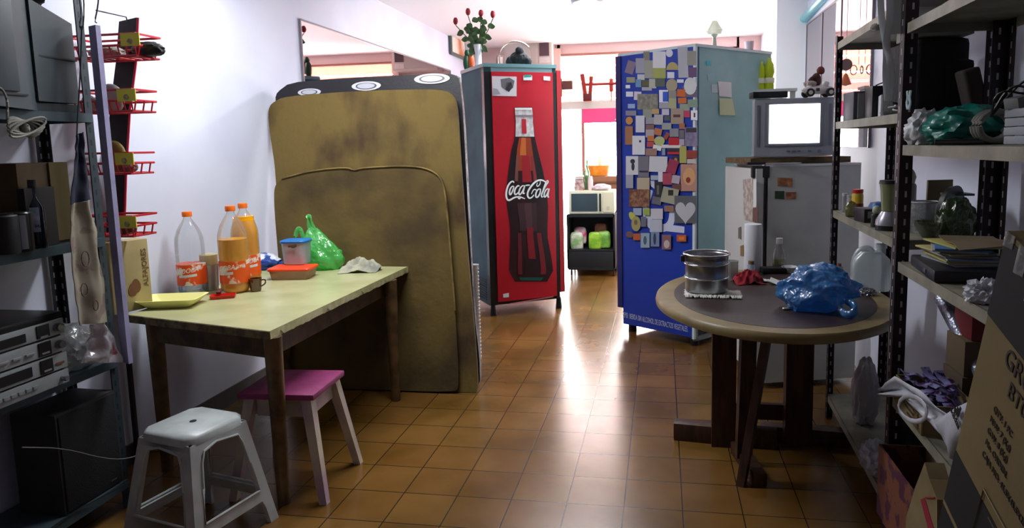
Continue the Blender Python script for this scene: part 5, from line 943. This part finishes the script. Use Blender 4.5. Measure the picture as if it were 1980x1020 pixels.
# open carton with purple wrappers
pb_ = [atz(x, y, Z + .003) for x, y in ((1752, 725), (1858, 800), (1888, 790))]
c0 = V((.815, 2.50, Z + .001)); t = thing('open_carton', 'open tan carton filled with purple striped wrappers', 'carton', (.90, 2.40, Z + .001), RD(-3)); w, d, h = .16, .30, .10; CB_ = mat('83704c', .8, col2='6f5e40', sc=8)
for (c, s) in (((0, -d / 2, h / 2), (w, .004, h)), ((0, d / 2, h / 2), (w, .004, h)), ((-w / 2, 0, h / 2), (.004, d, h)), ((w / 2, 0, h / 2), (.004, d, h))): mkobj('carton_side', G().box(c, s), CB_, t)
mkobj('carton_bottom', G().box((0, 0, .003), (w, d, .004)), CB_, t); mkobj('printed_panel', G().box((-w / 2 - .003, .08, h * .55), (.001, .09, .04)), mat('2c2620', .7), t)
g = G(); [g.box((-w / 2 - .003, -.02 - .012 * (i % 2), h * .72 - i * .018), (.001, .07 + .012 * (i % 3), .008)) for i in range(4)]; mkobj('printed_lines', g, mat('3a3026', .8), t)
text('lettering', 'IELON', .024, face_M((-w / 2 - .0035, -.125, h * .1), (0, 0, 1), (0, 1, 0)), mat('2a221c', .8), t)
random.seed(4); WR_ = mat('7a78a8', .5, col2='3a1a4a', sc=60, mixr=(.45, .55), stretch=(1, .2, 1))
for i in range(26):
    a = random.uniform(0, 2 * pi); p = V((.90 + random.uniform(-.05, .05), 2.40 + random.uniform(-.11, .11), Z + random.uniform(.07, .13))); q = V((cos(a) * .035, sin(a) * .05, random.uniform(-.01, .035)))
    g = G(); sd = q.cross(V((0, 0, 1))).normalized()
    g.sheet(lambda u, v: q * (u - .5) * 2 + sd * ((v - .5) * .026 * (1 + .5 * abs(u - .5))) + V((0, 0, .008 * sin(u * 6))), 8, 3, .001)
    single('snack_wrapper', g, WR_, 'purple and white striped wrapper heaped in the open tan carton', 'wrapper', 'wrappers in the tan carton', p, ang=80)
# white bags
WB1 = mat('9a9ca4', .4, col2='b4b6be', sc=6, bump=.6, bsc=14)
XP = .775; pp = [atx(x, y, XP) for x, y in ((1806, 818), (1828, 798), (1852, 782), (1882, 768), (1905, 790), (1880, 840), (1852, 862), (1842, 892), (1836, 890), (1833, 868), (1820, 842))]
c_ = sum(pp, V()) / len(pp); t = thing('plastic_bag', 'crisp white bag with black brand lettering by the tall carton', 'bag', c_); g = inv(t); n_ = len(pp)
rings(g, [[p + V((.05, 0, 0)) for p in pp], [p + V((.03, 0, 0)) + (p - c_) * .08 for p in pp], [c_ + (p - c_) * .9 + V((-.004, 0, 0)) for p in pp], [c_ + (p - c_) * .45 + V((-.014, .004, .006)) for p in pp]]); mkobj('bag_body', g, mat('b4b8c2', .35, bump=.7, bsc=16), t, ang=60)
q = atx(1838, 792, XP - .02) - c_; text('lettering', 'adidas', .026, face_M(V((-.021, q.y, q.z)), (0, -.86, -.5), (0, -.5, .86)), mat('0c0c0e', .6), t, bold=.0005)
g = G(); [g.box((-.021, q.y - .03 - i * .012, q.z + .012 + i * .002), (.002, .008, .014 + i * .01), (.5, 0, 0)) for i in range(3)]; mkobj('printed_stripes', g, mat('121214', .6), t)
bag('plastic_bag', 'pale plastic bag on the bottom rack shelf beneath the round table', 'bag', V((.97, 3.42, ZS1[0] + .001)), (.11, .12, .3), mat('a4a4aa', .5, col2='b4b4ba', sc=8, bump=.6, bsc=10), 15, .25, 1.8)
bag('plastic_bag', 'small white bag slipping off the bottom rack shelf', 'bag', V((.88, 2.9, ZS1[0] + .001)), (.12, .16, .12), WB1, 17, .3, 2)
t = thing('grey_helmet', 'dark glossy helmet shaped case on the bottom shelf behind white bags', 'case', (.93, 2.72, ZS1[0] + .001)); mkobj('shell', G().blob((0, 0, 0), (.17, .2, .3), 3, .06, 1.2, 4), mat('26262a', .3), t); mkobj('trim', G().tube([(-.08, -.06, .05), (-.09, 0, .2), (-.05, .02, .28)], .006, 6, smooth=2), mat('8a8a90', .3), t)
FM = mat('74442f', .7, col2='4c2038', sc=14, mixr=(.5, .54))
def tray_box(t, w, d, h, m, mi, z0=0):
    for nm, c, s in (('front_panel', (-w / 2, 0, z0 + h / 2), (.006, d, h)), ('rear_panel', (w / 2, 0, z0 + h / 2), (.006, d, h)), ('end_panel', (0, -d / 2, z0 + h / 2), (w, .006, h)), ('end_panel', (0, d / 2, z0 + h / 2), (w, .006, h)), ('bottom_panel', (0, 0, z0 + .004), (w, d, .006))): mkobj(nm, G().box(c, s), m if nm != 'rear_panel' else mi, t)
FM2 = mat('6a5640', .8)
t = thing('floral_box', 'open red and tan patterned box low on the near rack', 'box', (.865, 2.36, ZS2[3] + .001), 0); tray_box(t, .16, .42, .26, FM, FM2)
for i, (dx, dy, r, c_, lb, nm) in enumerate(((-.02, .08, .05, '2a2a30', 'dark round item inside the patterned box', 'bundle'), (.0, -.06, .045, '5a1a20', 'dark red bundle inside the patterned box', 'bundle'), (-.02, -.15, .04, '76767c', 'grey crumpled bundle at near end of the patterned box', 'bundle'), (.03, .02, .05, '1c1c20', 'black item at the back of the patterned box', 'bundle'))):
    single(nm, G().blob((0, 0, 0), (r * 1.4, r * 2, .16 + .03 * i), i + 2, .3, 2, 3), mat(c_, .5, bump=.3), lb, 'bundle', loc=(.865 + dx, 2.36 + dy, ZS2[3] + .009), ang=70)
XS = .712; cm = mat('80704e', .75, col2='70603f', sc=6)
def side_poly(t, nm, px, m, x0, x1):
    P = [atx(x, y, XS) for x, y in px]; g = inv(t); P = [V((x0, p.y, max(p.z, .002))) for p in P]; rings(g, [P, [V((x1, p.y, p.z)) for p in P]]); return mkobj(nm, g, m, t, smooth=False)
t = thing('small_carton', 'tan carton with red printed band between patterned box and tall carton', 'carton', (XS, 1.95, 0))
side_poly(t, 'carton_body', [(1788, 893), (1797, 925), (1812, 965), (1812, 1300), (1740, 1300), (1752, 1000), (1768, 945)], cm, XS, XS + .05)
side_poly(t, 'printed_band', [(1781, 965), (1789, 962), (1806, 1020), (1812, 1060), (1802, 1060), (1794, 1015)], mat('8a1c30', .6), XS - .002, XS)
side_poly(t, 'printed_outline', [(1790, 960), (1808, 960), (1809, 963), (1791, 963)], mat('8a1c30', .6), XS - .002, XS)
# tall carton with printing
XB = .70; TL, BLc = atx(1948, 446, XB), atx(1826, 965, XB); dn = (BLc - TL).normalized(); ac = V((0, dn.z, -dn.y)); ac = ac if ac.y < 0 else -ac
Wd = .52; Lh = (TL.z + ac.z * Wd) / -dn.z - .001; Th = .095
t = thing('tall_carton', 'tall brown carton with black bands and printed GRU at right edge', 'carton', (XB, TL.y, 0))
def fq(s0, s1, h0, h1, x0, x1):
    P = lambda s, h: TL + ac * s + dn * h; c = [P(s0, h0), P(s1, h0), P(s1, h1), P(s0, h1)]; g = inv(t); g.add([(x0, p.y, p.z) for p in c] + [(x1, p.y, p.z) for p in c], [[0, 1, 2, 3], [7, 6, 5, 4], [0, 4, 5, 1], [1, 5, 6, 2], [2, 6, 7, 3], [3, 7, 4, 0]]); return g
BC = mat('74643f', .8, col2='6a5c3a', sc=3, bump=.05); BK = mat('0e0d10', .8)
mkobj('carton_body', fq(0, Wd, 0, Lh, XB, XB + Th), BC, t, smooth=False)
mkobj('black_band', fq(-.001, Wd + .001, .012, .2, XB - .0012, XB + .02), BK, t, smooth=False)
hb_ = (atx(1844, 861, XB) - TL).dot(dn)
mkobj('black_band', fq(-.001, Wd + .001, hb_, Lh - .06, XB - .0012, XB + .02), BK, t, smooth=False); mkobj('pale_line', fq(0, Wd, hb_ + .16, hb_ + .172, XB - .002, XB), mat('7a6a48', .7), t, smooth=False)
def fM(s, h): p = TL + ac * s + dn * h; o = V((XB - .0015, p.y, p.z)) - V(t.location); return face_M(o, ac, -dn)
def ploc(px, py): p = atx(px, py, XB) - TL; return p.dot(ac), p.dot(dn)
INK = mat('2e2620', .7)
for body, px, py, sz in (('GRU', 1942, 700, .062), ('BT00', 1948, 763, .052), ('QTY: 1 PC', 1922, 792, .021), ('N.W: 7 (Kg)', 1915, 812, .021), ('G.W: 8 (Kg)', 1910, 833, .021), ('No. ORDEN.', 1906, 856, .021), ('CAJA NO: 45.5X45.5X26', 1900, 878, .021)):
    s, h = ploc(px, py); text('lettering', body, sz, fM(max(s, .012), h), INK, t, sx=.9, bold=.0002)
s, h = ploc(1905, 945)
g = inv(t); pr_ = [TL + ac * a + dn * b for a, b in ((s, h), (s + .3, h), (s + .3, h + .2), (s, h + .2))]; g.tube([(XB - .003, p.y, p.z) for p in pr_], .0022, 5, closed=True); mkobj('printed_outline', g, mat('7a6a48', .7), t)
g = inv(t)
for i in range(5): p = TL + ac * (s + .12) + dn * (h + .04 + i * .026); g.box((XB - .0025, p.y, p.z), (.001, .16 - .02 * (i % 2), .006), (math.atan2(ac.z, ac.y) + pi, 0, 0))
mkobj('printed_lines', g, mat('4a4234', .7), t)
tt = thing('plastic_wrap', 'torn clear plastic wrap along the top of the tall carton', 'wrap', (XB + .04, TL.y - .02, TL.z)); g = inv(tt)
random.seed(8)
for i in range(7):
    s_ = .01 + i * .06; p = TL + ac * s_; g.sheet(lambda u, v: (XB - .006 - .004 * sin(u * 5), (p + ac * (.03 * u) + dn * (v * (.03 + .03 * (i % 3)))).y, (p + ac * (.03 * u) + dn * (v * (.03 + .03 * (i % 3)))).z + .006), 4, 5, .001)
mkobj('wrap_sheet', g, film('c8ccd0', .5, .15, .5), tt)
# top of right racks: rolled strips on the top shelf
p = atx(1800, 28, .84); t = thing('paper_strips', 'bundle of pale rolled strips on the near rack top shelf', 'strips', (.87, 2.3, ztop + .001)); [mkobj('strip', G().tube([(.0 + i * .012, .25, .008 + .006 * i), (.01, 0, .02 + .004 * i), (.0 + i * .01, -.25, .01)], .006, 6, smooth=1), mat(c_, .6), t) for i, c_ in enumerate(('9aa49c', 'b4bab4', '7c8c84'))]
# ---------------------------------------------------------------- left rack
t = thing('metal_rack', 'grey blue steel rack along the left wall holding old electronics', 'rack', (-2.2, 2.4, 0)); lr = t
SB = mat('46585e', .45, .2, col2='38484e', sc=6); SD = mat('1c2024', .6)
PL = [(-2.25, 2.46), (-2.235, 1.3), (-2.535, 1.3), (-2.535, 2.5)]
ZL = [.125, .655, 1.165, 1.665]
for z in ZL: shelf(t, PL, z, SB, SD)
post(t, -2.262, 2.475, 0, 2.4, -1, -1, mat('2c3a42', .5), sm=SD); post(t, -2.538, 2.51, 0, 2.4, 1, -1, SD); post(t, -2.538, 1.3, 0, 2.4, 1, 1, SD)
# lavender strip
a, b = atx(186, 50, -2.17), atx(250, 700, -2.17); t = thing('wooden_strip', 'long lavender painted wooden strip hanging before the left rack post', 'strip', (b.x, b.y, b.z))
g = inv(t); d = .04
rings(g, [[(p.x - .035, p.y - .0, p.z), (p.x + d - .024, p.y - .022, p.z), (p.x + d - .022, p.y + .0, p.z), (p.x - .033, p.y + .022, p.z)] for p in (b, b * .5 + a * .5, a)]); mkobj('strip_body', g, mat('a8a6cc', .6, col2='9490b4', sc=8, bump=.1), t, smooth=False)
# television on the top shelf
TM = mat('3e4c52', .5, col2='364248', sc=5); Z = ZL[3]
t = thing('crt_television', 'big grey tube television seen from behind on the left rack', 'television', (-2.375, 2.12, Z + .001))
g = G(); rings(g, [[(-.16, -.25, .02), (.155, -.25, .02), (.155, -.25, .56), (-.16, -.25, .56)], [(-.16, .03, .0), (.155, .03, .0), (.155, .03, .5), (-.16, .03, .5)], [(-.15, .1, .0), (.12, .1, .0), (.12, .1, .46), (-.15, .1, .46)]]); mkobj('front_shell', g, TM, t)
g = G(); rings(g, [[(-.15, .1, .035), (.13, .1, .035), (.13, .1, .40), (-.15, .1, .40)], [(-.15, .29, .035), (.12, .29, .035), (.12, .29, .34), (-.15, .29, .34)]]); mkobj('rear_shell', g, TM, t)
mkobj('case_step', G().box((.157, -.06, .24), (.012, .12, .36), bev=.004), TM, t); mkobj('seam_line', G().box((.158, -.05, .05), (.006, .16, .006)), mat('20282c', .6), t); mkobj('base_strip', G().box((-.01, .17, .015), (.26, .24, .03)), mat('262e32', .6), t); mkobj('seam_line', G().box((.122, .2, .2), (.014, .18, .006)), mat('20282c', .6), t)
single('black_bag', G().blob((0, 0, 0), (.2, .14, .12), 4, .2, 2, 4), mat('0e1014', .5), 'black bag lying above the grey television on the left rack', 'bag', loc=(-2.4, 2.33, Z + .405), ang=70)
# coiled cable
p = atx(40, 232, -2.19); t = thing('coiled_cable', 'coil of beige cable hanging below the grey television', 'cable', p); random.seed(2)
for i in range(5):
    a0 = -.5 + i * .22; w_ = .055 + .006 * i; mkobj('loop', G().tube([(.004 + .006 * i, -.06 * 0 + cos(a0) * w_ * cos(a) - sin(a0) * .02 * sin(a), -.025 + sin(a0) * w_ * cos(a) + cos(a0) * .022 * sin(a)) for a in [2 * pi * k / 18 for k in range(18)]], .0042, 7, closed=True), mat('84847a', .6), t)
mkobj('cord', G().tube([(0, -.05, .0), (0, -.04, .07), (0, -.06, .11), (0, -.1, .1)], .004, 7, smooth=2), mat('84847a', .6), t); mkobj('knot', G().blob((.012, -.0, -.03), (.03, .03, .04), 3, .2, 3, 3, flatz=False), mat('7c7c72', .7), t)
# shelf at 1.165: bottle, black cylinders, carton, plant
Z = ZL[2] + .001
def lo(px, X): d = ray(px, 420); k = X / d.x; return V((X, d.y * k, Z))
p = lo(68, -2.27); t = thing('dark_bottle', 'dark blue glass bottle with pale label on the left rack shelf', 'bottle', p, RD(40)); mkobj('bottle_body', G().lathe([(0, 0), (.03, 0), (.032, .01), (.032, .15), (.012, .185), (.011, .22), (0, .22)]), mat('0c1624', .1), t); mkobj('cap', G().lathe([(0, .22), (.014, .22), (.013, .25), (0, .25)]), mat('14181c', .4), t)
mkobj('bottle_label', G().sheet(lambda u, v: (.0335 * cos(-pi * .75 + u * 1.3), .0335 * sin(-pi * .75 + u * 1.3), .06 + v * .09), 10, 1, .0004), mat('7a98b4', .5, col2='c0ccd8', sc=30), t); text('lettering', 'Mi', .018, face_M((.0, -.0345, .075), (1, 0, 0), (0, 0, 1)), mat('20242c', .5), t)
p = lo(35, -2.25); t = thing('speaker_cylinder', 'black cylinder with silver front strip left of the dark bottle', 'canister', p, .5); mkobj('canister_body', G().lathe([(0, 0), (.038, 0), (.04, .01), (.04, .135), (.036, .14), (0, .14)]), mat('16181a', .3), t); mkobj('silver_strip', G().sheet(lambda u, v: (.0407 * cos(-1.2 + u * .5), .0407 * sin(-1.2 + u * .5), .01 + v * .12), 6, 1, .0004), mat('8a8c90', .3, .7), t)
p = lo(6, -2.25); t = thing('speaker_cylinder', 'second black cylinder at the very left edge of the shelf', 'canister', p, .5); mkobj('canister_body', G().lathe([(0, 0), (.04, 0), (.042, .01), (.042, .13), (.038, .135), (0, .135)]), mat('1c2022', .6), t); mkobj('lid', G().lathe([(0, .135), (.03, .135), (.03, .14), (0, .14)]), BLK, t)
t = thing('potted_plant', 'small yellowish green sprig behind the black cylinders', 'plant', (-2.40, 2.04, Z)); mkobj('plant_pot', G().lathe([(0, 0), (.03, 0), (.04, .14), (0, .14)]), mat('4a4a3a', .7), t)
for i in range(7): a = i * .9; mkobj('leaf', G().sheet(lambda u, v: (cos(a) * u * .08 + (v - .5) * .03 * sin(pi * u), sin(a) * u * .08, .14 + .08 * u - .05 * u * u), 6, 3, .001), mat('8c9020', .6), t)
single('paper_packet', G().box((0, 0, .1), (.04, .08, .2), (0, .1, 0), .003), mat('8a9098', .7), 'white paper packet at the left edge behind the plant', 'packet', loc=(-2.44, 1.93, Z))
t = thing('cardboard_box', 'dark brown cardboard box on the left rack behind the bottle', 'box', (-2.40, 2.26, Z), RD(0)); mkobj('box_body', G().box((0, 0, .155), (.2, .22, .31), bev=.002), mat('5c4a30', .8, col2='4a3a26', sc=6), t); mkobj('paper_lining', G().box((.104, .06, .16), (.006, .08, .3)), mat('6a5c38', .8), t)
single('black_books', G().box((0, 0, .11), (.03, .14, .22), bev=.003), mat('22201e', .7), 'black upright folder between bottle and brown box', 'folder', loc=(-2.28, 2.2, Z), rz=.1)
# hangings by the post: wires, straps, bags
t = thing('wire_hook', 'twisted wire hooks hanging above the lavender strip', 'hook', atx(160, 60, -2.19)); MWR = mat('3c4448', .4, .6)
for pts in (((150, -30), (158, 30), (153, 48), (160, 62), (163, 20), (160, -30)), ((158, 50), (155, 150), (148, 260), (145, 395))): mkobj('wire', inv(t).tube([atx(x, y, -2.19) for x, y in pts], .0025, 6, smooth=1), MWR, t)
t = thing('wire_hook', 'long bent wire reaching over the red basket display', 'hook', atx(190, 20, -2.18)); mkobj('wire', inv(t).tube([atx(186, 20, -2.18), aty(195, 22, 2.6), aty(244, 33, 2.75), aty(246, 42, 2.76)], .003, 6), MWR, t); mkobj('wire', inv(t).tube([atx(192, -20, -2.175), atx(189, 15, -2.175), atx(183, 42, -2.175), atx(187, 44, -2.175)], .0028, 6, smooth=1), MWR, t)
def drape(t, nm, pts_l, pts_r, X, m, amp=.012, seed=0):
    L_ = [atx(x, y, X) for x, y in pts_l]; R_ = [atx(x, y, X) for x, y in pts_r]; n = len(L_) - 1
    def f(u, v):
        k = min(int(u * n), n - 1); w_ = u * n - k; a = L_[k].lerp(L_[k + 1], w_); b = R_[k].lerp(R_[k + 1], w_); p = a.lerp(b, v)
        return V((p.x + amp * (sin(v * 9 + seed + u * 1.5) + noise.noise(V((u * 5, v * 4, seed)))), p.y, p.z))
    mkobj(nm, inv(t).sheet(f, 24, 24, .003), m, t, ang=80)
t = thing('navy_apron', 'dark navy cloth strap hanging beside the lavender strip', 'cloth', atx(155, 395, -2.15)); drape(t, 'cloth_panel', [(146, 262), (144, 300), (134, 396)], [(160, 255), (168, 320), (178, 385)], -2.15, mat('161e34', .8), .006)
t = thing('fabric_bag', 'beige cloth bag with brown prints hanging beside the lavender strip', 'bag', atx(170, 630, -2.14)); drape(t, 'bag_body', [(134, 396), (132, 470), (140, 560), (152, 628)], [(176, 386), (190, 450), (205, 540), (212, 622)], -2.14, mat('8c8474', .85, col2='7a6a60', sc=16, mixr=(.55, .6)), .012, 1)
for i, (px, py, r) in enumerate(((165, 500, 15), (163, 560, 13), (185, 590, 10))):
    c_ = atx(px, py, -2.118); k = mpp(c_) * r; mkobj('printed_motif', inv(t).tube([(c_.x, c_.y + k * .6 * cos(a), c_.z + k * sin(a)) for a in [2 * pi * q / 14 for q in range(14)]], .0018, 5, closed=True), mat('5c3834', .8), t)
t = thing('plastic_bag', 'clear bag with pink contents hanging below the cloth bag', 'bag', atx(195, 700, -2.17)); drape(t, 'bag_body', [(176, 628), (168, 660), (160, 702)], [(205, 620), (225, 650), (238, 700)], -2.17, film('e0dce0', .35, .15, .5), .016, 2); drape(t, 'pink_content', [(186, 640), (178, 665), (180, 700)], [(205, 640), (220, 670), (228, 692)], -2.185, mat('b06a74', .6), .01, 3)
bag('plastic_bag', 'clear plastic bag of pale groceries beside the stereo', 'bag', V((-2.36, 2.32, ZL[1] + .001)), (.2, .22, .17), film('c4c8c8', .25, .2, .6), 9, .25, 2.2)
t = thing('plastic_bag', 'white plastic bag with loop handle draped below the tan wrapper carton', 'bag', atx(1780, 790, .79)); wm_ = mat('9a9ca4', .4, col2='b4b6be', sc=6, bump=.6, bsc=14)
drape(t, 'bag_body', [(1703, 750), (1735, 728), (1785, 755), (1842, 800)], [(1712, 764), (1758, 768), (1795, 812), (1826, 850)], .80, wm_, .014, 3)
mkobj('handle', inv(t).tube([atx(1765 + 27 * cos(a), 790 + 24 * sin(a) + 6 * cos(a), .775) for a in [2 * pi * k / 14 for k in range(14)]], .008, 8, closed=True, flat=.5, refup=(1, 0, 0)), wm_, t, ang=70)
# stereo
t = thing('stereo_system', 'silver grey stereo stack with knobs and black top on the left rack', 'stereo', (-2.205, 2.175, ZL[1] + .001), RD(90)); gm = mat('98a0a0', .4, .15); dk = mat('1a1c1e', .3)
# local x runs toward the wall side, local -y faces the aisle after turning
t.rotation_euler = (0, 0, 0); t.matrix_basis = Matrix.Translation((-2.205, 2.175, ZL[1] + .001))
mkobj('cabinet', G().box((-.16, -.21, .125), (.3, .42, .25), bev=.004), mat('34363a', .5), t); mkobj('turntable_lid', G().box((-.155, -.21, .262), (.31, .43, .022), bev=.004), mat('141618', .3), t)
for z0, z1 in ((.19, .248), (.125, .185), (.06, .12), (.002, .055)): mkobj('face_plate', G().box((-.002 + .004, -.21, (z0 + z1) / 2), (.012, .42, z1 - z0 - .002), bev=.002), gm, t)
for y, z, w, h in ((-.09, .22, .05, .045), (-.09, .155, .05, .05), (-.09, .09, .05, .05), (-.24, .215, .16, .03), (-.24, .09, .18, .035)): mkobj('display_panel', G().box((.0105, y, z), (.003, w, h)), dk, t)
for y, z, r in ((-.032, .22, .015), (-.032, .155, .015), (-.03, .025, .01)): k_ = mkobj('knob', G().lathe([(0, .02), (r * .9, .02), (r, .016), (r, 0), (0, 0)]), mat('8c9090', .25, .8), t); k_.matrix_local = Matrix.Translation((.01, y, z)) @ Matrix.Rotation(pi / 2, 4, 'Y')
g = G(); [g.box((.012, -.34 + .028 * i, .03), (.006, .022, .012), bev=.001) for i in range(8)]; mkobj('key_row', g, mat('9a9ea0', .3, .4), t)
g = G(); [g.box((.012, -.3 + .05 * i, .152), (.006, .036, .008), bev=.001) for i in range(4)]; [g.box((.012, -.09, z), (.005, .03, .006)) for z in (.2, .14, .075)]; mkobj('slider_row', g, mat('a0a4a6', .3, .4), t)
text('lettering', 'AKAI', .014, face_M((.0125, -.055, .085), (0, 1, 0), (0, 0, 1)), mat('8a4424', .5), t) if 0 else mkobj('orange_mark', G().box((.011, -.035, .085), (.002, .035, .008)), mat('7a4428', .5), t)
# speaker
t = thing('loudspeaker', 'dark wooden loudspeaker on the bottom shelf of the left rack', 'speaker', (-2.36, 2.3, ZL[0] + .001), 0); mkobj('cabinet', G().box((0, 0, .2), (.2, .29, .4), bev=.004), mat('343634', .6, col2='2a2c2a', sc=10), t); mkobj('grille_cloth', G().box((.102, 0, .2), (.008, .27, .38), bev=.003), mat('1e2022', .85, bump=.4, bsc=300), t); mkobj('emblem', G().box((.107, .09, .03), (.002, .03, .006)), mat('6a6a6a', .3, .7), t)
p0 = V((-2.2, 2.14, .40)); t = thing('speaker_cable', 'thin black and white cable trailing across the loudspeaker', 'cable', p0); mkobj('cable_run', inv(t).tube([(-2.19, 1.95, .5), (-2.2, 2.12, .42), (-2.19, 2.3, .29), (-2.18, 2.42, .24), (-2.17, 2.5, .25)], .0025, 6, smooth=2), mat('6c6c6c', .5), t); mkobj('cable_run', inv(t).tube([(-2.2, 1.9, .135), (-2.25, 2.15, .132), (-2.22, 2.35, .133), (-2.19, 2.45, .14), (-2.17, 2.5, .3)], .0025, 6, smooth=2), BLK, t)
# red wire basket display
t = thing('basket_display', 'black display stand with four red wire baskets and yellow labels', 'display stand', (-2.3, 2.8, .0)); RM = mat('c02030', .4); YB = 2.82
zt_, zb_ = aty(250, 38, YB).z, aty(240, 455, YB).z; xr, xl = aty(262, 200, YB).x, aty(214, 200, YB).x
pl = [aty(*q, YB) for q in ((232, 42), (266, 34), (262, 120), (250, 215), (243, 330), (239, 455), (208, 455), (208, 330), (214, 215), (226, 120))]
mkobj('back_panel', inv(t).slab([(p.x, p.z) for p in pl], YB - .006, YB + .006), mat('241c20', .5), t)
mkobj('side_edge', inv(t).tube([aty(*q, YB - .004) for q in ((267, 34), (263, 120), (251, 215), (244, 330), (240, 455))], .005, 6), mat('c82848', .4), t)
mkobj('stand_pole', inv(t).box((pl[6].x + .03, YB + .02, pl[6].z / 2 + .2), (.02, .015, pl[6].z + .4)), mat('241c20', .5), t)
bz = [aty(250, y, 2.7).z for y in (110, 215, 335, 455)]; xR, xL = aty(275, 200, 2.7).x, aty(140, 200, 2.7).x
for i, z in enumerate(bz):
    hh_ = .09; g = inv(t); ox = (.03, -.012, -.05, -.065)[i]; x0, x1, y0, y1 = max(xL + ox, -2.53), xR + ox, 2.66, 2.805
    for z_, k in ((z, .012), (z + hh_ * .5, .004), (z + hh_, 0)): g.tube([(x0 + k, y0 + k, z_), (x1 - k, y0 + k, z_), (x1 - k, y1, z_), (x0 + k, y1, z_)], .0055, 6, closed=True)
    for k in range(9): x = x0 + .012 + (x1 - x0 - .024) * k / 8; g.tube([(x, y0, z + hh_ if k % 4 == 0 else z + hh_ * .5), (x, y0 + .012, z), (x, y1, z)], .0035, 5)
    for k in range(3): y = y0 + .02 + k * .05; g.tube([(x1, y, z + hh_ * .5), (x1 - .012, y, z)], .0035, 5)
    bk = mkobj('wire_basket', g, RM, t); xa = aty(232, 200, 2.65).x; xb_ = aty(268, 200, 2.65).x
    xa += ox; xb_ += ox; mkobj('price_label', inv(t).box(((xa + xb_) / 2, 2.652, z + hh_ * .72), (xb_ - xa, .004, .052)), mat('e8dc48', .5), t)
    cx_ = (xa + xb_) / 2; mkobj('label_emblem', inv(t).cyl((cx_, 2.650, z + hh_ * .62), (cx_, 2.6485, z + hh_ * .62), .014, n=6), mat('c8b880', .5, col2='5a4a40', sc=60), t)
it = (('black_bundle', 'black glove like bundle with tan cuff in the top red basket', '1a1e1e', (.14, .08, .06), xR - .01, 0), ('wire_bundle', 'grey bundle of papers lying in the top red basket', '8a8680', (.16, .09, .05), xL + .13, 0), ('round_dish', 'pale round dish in second red basket from the top', '9a9a98', (.13, .05, .12), xL + .17, 1), ('small_packet', 'pale packet at the left end of the second red basket', 'b0aca8', (.08, .06, .07), xL + .06, 1), ('amber_dish', 'amber and brown round dish in third red basket', '7a6428', (.12, .05, .14), xL + .2, 2), ('brown_packet', 'reddish brown packets in third basket beside the amber dish', '6a4a40', (.08, .07, .05), xL + .26, 2), ('brown_packet', 'dark brown packets in the lowest red basket', '3c2620', (.12, .07, .05), xL + .22, 3))
for nm, lb, c_, s_, x, b in it: single(nm, G().blob((0, 0, 0), s_, 5, .15 if 'dish' not in nm else .02, 2, 4), mat(c_, .6, bump=.2), lb, nm.split('_')[1], loc=(x + (.03, -.012, -.05, -.065)[b], 2.74, bz[b] + .005), ang=70)
